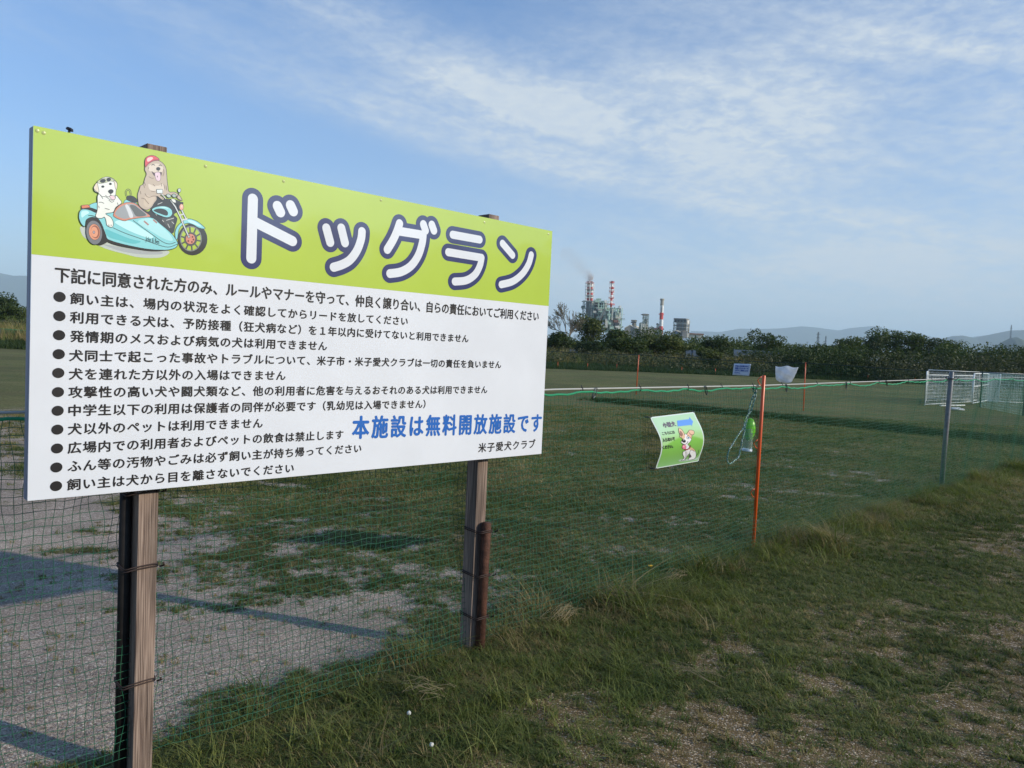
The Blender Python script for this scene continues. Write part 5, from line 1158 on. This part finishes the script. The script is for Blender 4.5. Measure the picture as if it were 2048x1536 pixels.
for k, (a_, b_, m_) in enumerate(((562, 563.5, dkm), (563.5, 567, wred), (567, 573, wwh), (573, 578.5, wred), (578.5, 584, wwh), (584, 590, wred), (590, 596, wwh), (596, 601.5, wred), (601.5, 606.5, wwh), (606.5, 613, wred), (613, 640, grc))): cyl(1224.2-(b_-566)*.045, a_, b_, 4.4, m_, 'red_band' if m_ is wred else 'white_band' if m_ is wwh else 'shaft', lc_)
for y_, w_ in ((565.5, 9.5), (577.2, 9), (584, 10), (596.5, 11), (609.5, 15)): platform(1224-(y_-566)*.045, y_, w_, wred, lc_)
frame(1219.2, 1227.5, 567, 602, 2, 6, wwh, lc_, .16, 5, -3, False)
bh = thing('boiler_house', 'tall open framework power plant of pale green steel, pipes and ducts under the chimneys', 'power plant', gnd(1210))
bx(1172, 1184, 602, 660, 14, grc, 'tower', bh, 6); frame(1166, 1186, 602, 660, 3, 5, gst2, bh, .4, 14, -4); bx(1163, 1170, 612, 616, 10, gst2, 'duct', bh, 2)
bx(1186, 1204, 606, 660, 16, dkm, 'boiler', bh, 8); bx(1204, 1216, 616, 662, 14, grc, 'boiler', bh, 8); bx(1217, 1227, 626, 664, 12, dkm, 'boiler', bh, 10); bx(1229, 1238, 632, 664, 12, dkm, 'boiler', bh, 10)
frame(1185, 1206, 603, 664, 3, 6, gst, bh, .45, 16, -3, False); frame(1206, 1242, 616, 664, 5, 5, gst, bh, .45, 16, -6); frame(1196, 1216, 602, 628, 3, 4, gst, bh, .3, 12, -8, False)
bx(1209, 1212.5, 601, 640, 5, pale, 'duct', bh, -4); bx(1236.5, 1240.5, 612, 664, 5, pale, 'duct', bh, -4); bx(1238.5, 1242, 611.5, 617, 4, wwh, 'hopper', bh, -5); bx(1208.5, 1213.5, 600.5, 606, 6, wwh, 'hopper', bh, -6)
for (xa, xb, ya, yb, m_, nm) in ((1196, 1204, 615, 617.5, gst, 'duct'), (1196, 1203, 619, 621, pale, 'duct'), (1197, 1203, 622.5, 624.5, gst, 'duct'), (1189, 1197, 599.5, 604, gst, 'drum'), (1193, 1202, 597, 600, gst, 'drum'), (1212, 1220, 620, 622, gst, 'duct'), (1214, 1222, 628.5, 631, gst, 'duct'), (1227, 1236, 640, 645, rsm, 'panel'), (1226, 1238, 634, 637, pale, 'panel'), (1216, 1222, 645, 649, gst, 'duct'), (1230, 1237, 652, 655, wwh, 'panel'), (1210, 1215, 638, 655, pale, 'duct'), (1219, 1227, 653, 658, gst, 'duct'), (1228, 1235, 624, 630, gst2, 'duct'), (1203, 1209, 640, 660, blus, 'panel'), (1223, 1226, 618, 640, pale, 'duct'), (1230, 1238, 646, 650, dkm, 'panel')):
    bx(xa, xb, ya, yb, 5, m_, nm, bh, -8)
def slope_duct(p0, p1, w_, mat, dy, name='conveyor'):
    a_, b_ = wp(*p0, dy), wp(*p1, dy); mb = MB(); mb.tube([a_, b_], w_*mp/2, 6); o = mb.build(name, mat); o.parent = bh; o.matrix_parent_inverse = Matrix.Translation(-bh.location)
slope_duct((1190, 650), (1209, 617), 3.0, gst2, -14); slope_duct((1194, 652), (1211, 618), 2.2, grc, -16); slope_duct((1208, 655), (1195, 645), 3.6, gst, -20); slope_duct((1215, 643), (1226, 630), 1.0, gst, -18, 'pipe')
slope_duct((1218, 637), (1218, 622), 1., gst, -16, 'pipe')
for px_, y0_, y1_, w_, m_ in ((1230, 624, 636, 4.5, gst2), (1217, 632, 640, 4, gst), (1235, 618, 626, 3.5, gst), (1193, 640, 655, 5, gst2)): cyl(px_, y0_, y1_, w_, m_, 'tank', bh, dy=-10)
g = np.random.default_rng(61)
for nm, mt_, n_, r0_ in (('pipework', gst, 60, .32), ('pipework', pale, 38, .30), ('pipework', gst2, 30, .4)):
    mb = MB()
    for _ in range(n_):
        px_, py_ = g.uniform(1187, 1241), g.uniform(608, 660)
        if px_ > 1207 and py_ < 620: py_ += 14
        a_ = wp(px_, py_, g.uniform(-9, -5)); L_ = g.uniform(2, 9); q_ = g.integers(0, 3); d_ = np.array([[1., 0, 0], [0, 0, 1.], [.7, 0, .7]][q_])
        if q_ == 0 and g.random() < .4: mb.box(a_, (g.uniform(2, 4), 1.5, g.uniform(1, 2.5)))
        else: mb.tube([a_, a_+d_*L_*.6, a_+d_*L_*.6+np.array([0, 0, -L_*.3])], r0_*g.uniform(.6, 1.5), 5)
    o = mb.build(nm, mt_, bh); o.matrix_parent_inverse = Matrix.Translation(-bh.location); o['kind'] = 'stuff'
# concrete chimney
cc = thing('concrete_chimney', 'single thick chimney, bare concrete at the top, red and white bands below', 'chimney', gnd(1322))
for a_, b_, m_, w0_, w1_, nm in ((597.5, 600.5, conc, 8.6, 8.6, 'rim'), (600.5, 611.2, conc, 6.6, 6.9, 'shaft'), (611.2, 625.3, wwh, 6.9, 7.3, 'white_band'), (625.3, 639, wred, 7.3, 7.7, 'red_band'), (639, 652.5, wwh, 7.7, 8.1, 'white_band'), (652.5, 668, wred, 8.1, 8.5, 'red_band'), (668, 690, wwh, 8.5, 9, 'white_band')):
    cyl(1324.3-(b_-600)*.045, a_, b_, w1_, m_, nm, cc, w2=w0_, dy=20)
platform(1322.5, 629.5, 10, wred, cc, 20)
for k, yy in enumerate((613, 615.4, 617.8, 620.2, 622.4)): bx(1323.2-.1*k, 1325-.1*k, yy, yy+1.5, 1, dkm, 'painted_sign', cc, 20-2.2)
# silo building, sheds, headframe
sb = thing('silo_building', 'squat mill building with a round topped silo right of the boiler house', 'building', gnd(1268))
cyl(1268, 642, 656, 10, conc, 'silo', sb, w2=7.5, dy=10); cyl(1268, 640, 643, 11.5, conc, 'silo_cap', sb, dy=10); bx(1262.5, 1272, 644, 646, 6, dkm, 'opening', sb, 4)
def shed(x0, x1, ye, yr, yb, dep, wall, roof, parent, dy):
    a_, b_ = wp(x0, ye, dy), wp(x1, ye, dy); c_ = wp((x0+x1)/2, yr, dy)[2]; z0 = wp(x0, yb, dy)[2]; ya, yb_ = a_[1], a_[1]+dep; ze = (a_[2]+b_[2])/2; xm = (a_[0]+b_[0])/2
    V = [(a_[0], ya, z0), (b_[0], ya, z0), (b_[0], ya, ze), (xm, ya, c_), (a_[0], ya, ze)]; V += [(x+dep*.5, yb_, z) for x, _, z in V]
    o = mesh('wall', V, [(0, 1, 2, 3, 4), (9, 8, 7, 6, 5), (1, 6, 7, 2), (0, 4, 9, 5)], wall); o.parent = parent; o.matrix_parent_inverse = Matrix.Translation(-parent.location)
    e = .4; Vr = []
    for (p, q) in ((4, 3), (3, 2)):
        for z_ in (.15, .6): Vr += [np.array(V[p])+(0, -e, z_), np.array(V[q])+(0, -e, z_), np.array(V[q+5])+(0, e, z_), np.array(V[p+5])+(0, e, z_)]
    Fr = []
    for k in (0, 8): Fr += [(k, k+3, k+2, k+1), (k+4, k+5, k+6, k+7), (k, k+1, k+5, k+4), (k+1, k+2, k+6, k+5), (k+2, k+3, k+7, k+6), (k+3, k, k+4, k+7)]
    o = mesh('roof', Vr, Fr, roof); o.parent = parent; o.matrix_parent_inverse = Matrix.Translation(-parent.location)
shed(1249, 1270, 657, 650.5, 672, 26, grc, pale, sb, 0); bx(1266, 1282, 654, 668, 12, pale, 'wall', sb, 18)
hf = thing('lift_tower', 'skeletal lift tower with a jib pointing left at its top', 'tower', gnd(1292))
frame(1286.5, 1295.5, 628, 666, 3, 6, gst2, hf, .35, 6, 0); bx(1285.5, 1296, 628, 631, 7, grc, 'cabin', hf, 0); bx(1282, 1287, 628.8, 630, 3, dkm, 'jib', hf, 0); cyl(1291.5, 638, 648, 5, grc, 'vessel', hf, w2=8, dy=2); cyl(1291, 648, 668, 6.5, conc, 'shaft', hf, dy=3); bx(1279, 1282, 646, 660, 5, gst2, 'duct', hf, 2); bx(1281, 1287, 645, 647, 4, gst2, 'duct', hf, 2); frame(1282, 1290, 648, 664, 3, 4, pale, hf, .3, 5, -3)
ws = thing('workshop', 'long low workshop of pale and brown walls between the lift tower and the concrete chimney', 'building', gnd(1305))
bx(1276, 1322, 658.5, 672, 14, conc, 'wall', ws, 8); bx(1296, 1306, 654, 659, 8, pale, 'roof_house', ws, 10); bx(1299, 1304, 656, 658.2, 6, wwh, 'panel', ws, 4); bx(1308, 1320, 656, 660, 10, rsm, 'roof', ws, 6)
si = thing('small_silo', 'stubby silo just left of the concrete chimney', 'silo', gnd(1316)); cyl(1315, 649, 662, 5.5, pale, 'shaft', si, dy=4); cyl(1315, 646.5, 649, 6.5, dkm, 'cap', si, w2=3, dy=4)
fb = thing('frame_building', 'grey multi storey frame building with open floors right of the concrete chimney', 'building', gnd(1362))
ca, sa = math.cos(R(28)), math.sin(R(28)); axr = np.array([[ca, -sa, 0], [sa, ca, 0], [0, 0, 1.]])
def rbx(px, y0, y1, sx, sy, mat, name, dy=0, ox=0., oy=0.):
    a_ = wp(px, (y0+y1)/2, dy)+axr[0]*ox+axr[1]*oy; o = MB().box(a_, (sx, sy, (y1-y0)*mp), axr).build(name, mat); o.parent = fb; o.matrix_parent_inverse = Matrix.Translation(-fb.location)
rbx(1363, 646.5, 664, 8.5, 10, grc, 'core'); rbx(1363, 640, 645, 12.5, 10.5, dkm, 'opening'); rbx(1363, 637.2, 640, 13.6, 12, grc, 'roof')
for k in range(6): rbx(1362.5, 644.5+3.4*k, 645.3+3.4*k, 14.5, 12.5, pale if k % 2 else grc, 'floor_slab')
rbx(1363, 640, 647, .5, 8, wwh, 'panel', ox=6.9, oy=1)
for k in range(5):
    for q in (-1, 1): rbx(1362.5, 640, 668, .5, .5, gst2 if q < 0 else conc, 'column', ox=-6.6+3.3*k, oy=q*5.9)
for k in range(4): rbx(1362.5, 640, 668, .5, .5, conc, 'column', ox=7.1, oy=-6+4*k)
for k in range(4): rbx(1352, 650+3.6*k, 650.8+3.6*k, 4.5, 5, grc, 'balcony')
for q in (-1, 1): rbx(1352, 648, 668, .35, .35, gst2, 'column', ox=-2*q)
sh = thing('blue_shed', 'low blue walled gabled shed at the foot of the frame building', 'shed', gnd(1353)); shed(1341, 1361, 666.5, 661.5, 677, 16, blus, conc, sh, -25)
pw_ = thing('pump_house', 'small boxy house with a lit cream side wall beside the blue shed', 'building', gnd(1370)); bx(1363, 1372, 663, 676, 9, grc, 'wall', pw_, -28); bx(1371, 1376, 667, 675, 9, pale, 'side_wall', pw_, -27); bx(1361.5, 1375, 661.8, 663, 11, conc, 'roof', pw_, -27)
st_ = thing('storage_hall', 'long low pale storage hall seen over the trees right of the frame building', 'building', gnd(1390)); bx(1376, 1404, 669, 676, 12, pale, 'wall', st_, 10); bx(1375, 1405, 667, 669.2, 14, rsm, 'roof', st_, 9)
# transmission towers
def pylon(px, ptop, wpx, Y_, label, grp=None):
    q = at(px, ptop, Y_); H = q[2]; w0 = wpx/F*Y_/2; r = thing('transmission_tower', label, 'pylon', (q[0], Y_, 0)); mb = MB(); n = 9; lv = []
    rr = .00022*Y_
    for k in range(n+1):
        z = H*k/n; w_ = w0*(1-.85*(k/n)**.7)+.1; lv.append([np.array([sx*w_, sy*w_, z]) for sx, sy in ((-1, -1), (1, -1), (1, 1), (-1, 1))])
    for k in range(n):
        for c_ in range(4): mb.tube([lv[k][c_], lv[k+1][c_]], rr, 4, cap=False); mb.tube([lv[k][c_], lv[k+1][(c_+1) % 4]], rr*.6, 3, cap=False); mb.tube([lv[k][c_], lv[k][(c_+1) % 4]], rr*.6, 3, cap=False)
    mb.build('lattice', dkm, r)
    mb = MB()
    for f_ in (.68, .80, .92): mb.tube([(-w0*.95, 0, H*f_), (0, 0, H*(f_+.02)), (w0*.95, 0, H*f_)], rr, 4)
    mb.build('cross_arm', dkm, r)
pylon(1637, 664, 8, 1500, 'larger lattice pylon rising behind the hedge left of the grove'); pylon(1652, 672, 5, 2200, 'fainter small pylon right of the larger one'); pylon(2023, 650, 5, 2600, 'thin pylon on the shoulder of the hill at the right edge')
wt = thing('water_tank', 'tiny white tower among trees left of the domed grove', 'tower', tuple(at(1675, 700, 600)*np.array([1, 1, 0]))); o = MB().tube([at(1675, 692, 600), at(1675, 683, 600)], 1.2, 10).build('shaft', wwh, None, True); o.parent = wt; o.matrix_parent_inverse = Matrix.Translation(-wt.location); o = MB().tube([at(1675, 683.5, 600), at(1675, 681.5, 600)], 1.9, 10).build('tank', wwh, None, True); o.parent = wt; o.matrix_parent_inverse = Matrix.Translation(-wt.location)

# ------------------------------------------------------------------ wood behind the photographer (mirrored in the glossy board)
g = np.random.default_rng(77); B = []
for k in range(78):
    a_ = R(62+100*k/77); d_ = 74+g.uniform(-5, 5); x_ = d_*math.sin(a_); y_ = d_*math.cos(a_); H = 11+g.uniform(-2, 1.6); B.append((x_, y_, H*.5, 3.2, 3, H*.55))
V, Fc = leaves(B, 30000, .6, 78); o = mesh('pine_wood', V, Fc, TREE_A); o['kind'] = 'stuff'

# ------------------------------------------------------------------ haze and smoke
def volume_box(name, lo, hi, kind='stuff'):
    lo, hi = np.array(lo, float), np.array(hi, float); o = MB().box((lo+hi)/2, hi-lo).build(name, None); o['kind'] = kind
    m = bpy.data.materials.new(name); m.use_nodes = True; m.node_tree.nodes.clear(); o.data.materials.append(m); return o, NT(m.node_tree)
HZ = 640
hz, t = volume_box('haze', (-15500, -3600, -12), (15500, 15500, HZ))
pv = t.new('ShaderNodeVolumePrincipled'); pv.inputs['Color'].default_value = (.68, .86, 1., 1); pv.inputs['Density'].default_value = .00013; pv.inputs['Anisotropy'].default_value = .0
mo = t.new('ShaderNodeOutputMaterial'); t.l.new(pv.outputs[0], mo.inputs['Volume'])
c0 = at(1181, 561, D)
lo = c0+np.array([-62*mp, -14, -3]); hi = c0+np.array([6*mp, 14, 62*mp*1.02])
sm, t = volume_box('smoke', lo, hi)
ps = t.new('ShaderNodeTexCoord').outputs['Object']; sp = t.new('ShaderNodeSeparateXYZ'); t.l.new(ps, sp.inputs[0])
dx = t.m('SUBTRACT', float(c0[0])+2, sp.outputs[0]); dz = t.m('SUBTRACT', sp.outputs[2], float(c0[2]))
along = t.m('MAXIMUM', t.m('ADD', t.m('MULTIPLY', dx, .75), t.m('MULTIPLY', dz, .66)), .01)
acr = t.m('ADD', t.m('MULTIPLY', dx, -.66), t.m('MULTIPLY', dz, .75)); acr = t.m('SUBTRACT', acr, t.m('MULTIPLY', t.m('SUBTRACT', 1., t.m('EXPONENT', t.m('MULTIPLY', along, -.12))), 2.2))
dyv = t.m('SUBTRACT', sp.outputs[1], D)
wd = t.m('ADD', 3.2, t.m('MULTIPLY', along, .20))
rr2 = t.m('DIVIDE', t.m('ADD', t.m('MULTIPLY', acr, acr), t.m('MULTIPLY', dyv, dyv)), t.m('MULTIPLY', wd, wd))
den = t.m('EXPONENT', t.m('MULTIPLY', rr2, -1.6)); nz = t.noise(ps, .16, 4, .6, .5)
den = t.m('MULTIPLY', den, t.mapr(nz, .3, .65, .15, 1.3)); fall = t.m('ADD', t.m('MULTIPLY', t.m('EXPONENT', t.m('MULTIPLY', along, -.30)), 1.1), t.m('MULTIPLY', t.m('EXPONENT', t.m('MULTIPLY', along, -.035)), .055))
den = t.m('MULTIPLY', t.m('MULTIPLY', den, fall), t.mapr(along, .0, 1.5))
pv = t.new('ShaderNodeVolumePrincipled'); t.put(pv.inputs['Density'], den); pv.inputs['Color'].default_value = (.80, .76, .74, 1)
mo = t.new('ShaderNodeOutputMaterial'); t.l.new(pv.outputs[0], mo.inputs['Volume'])
sc.cycles.volume_step_rate = 1.0; sc.cycles.volume_max_steps = 128
sc.cycles.max_bounces = 6; sc.cycles.transparent_max_bounces = 16; sc.cycles.volume_bounces = 1
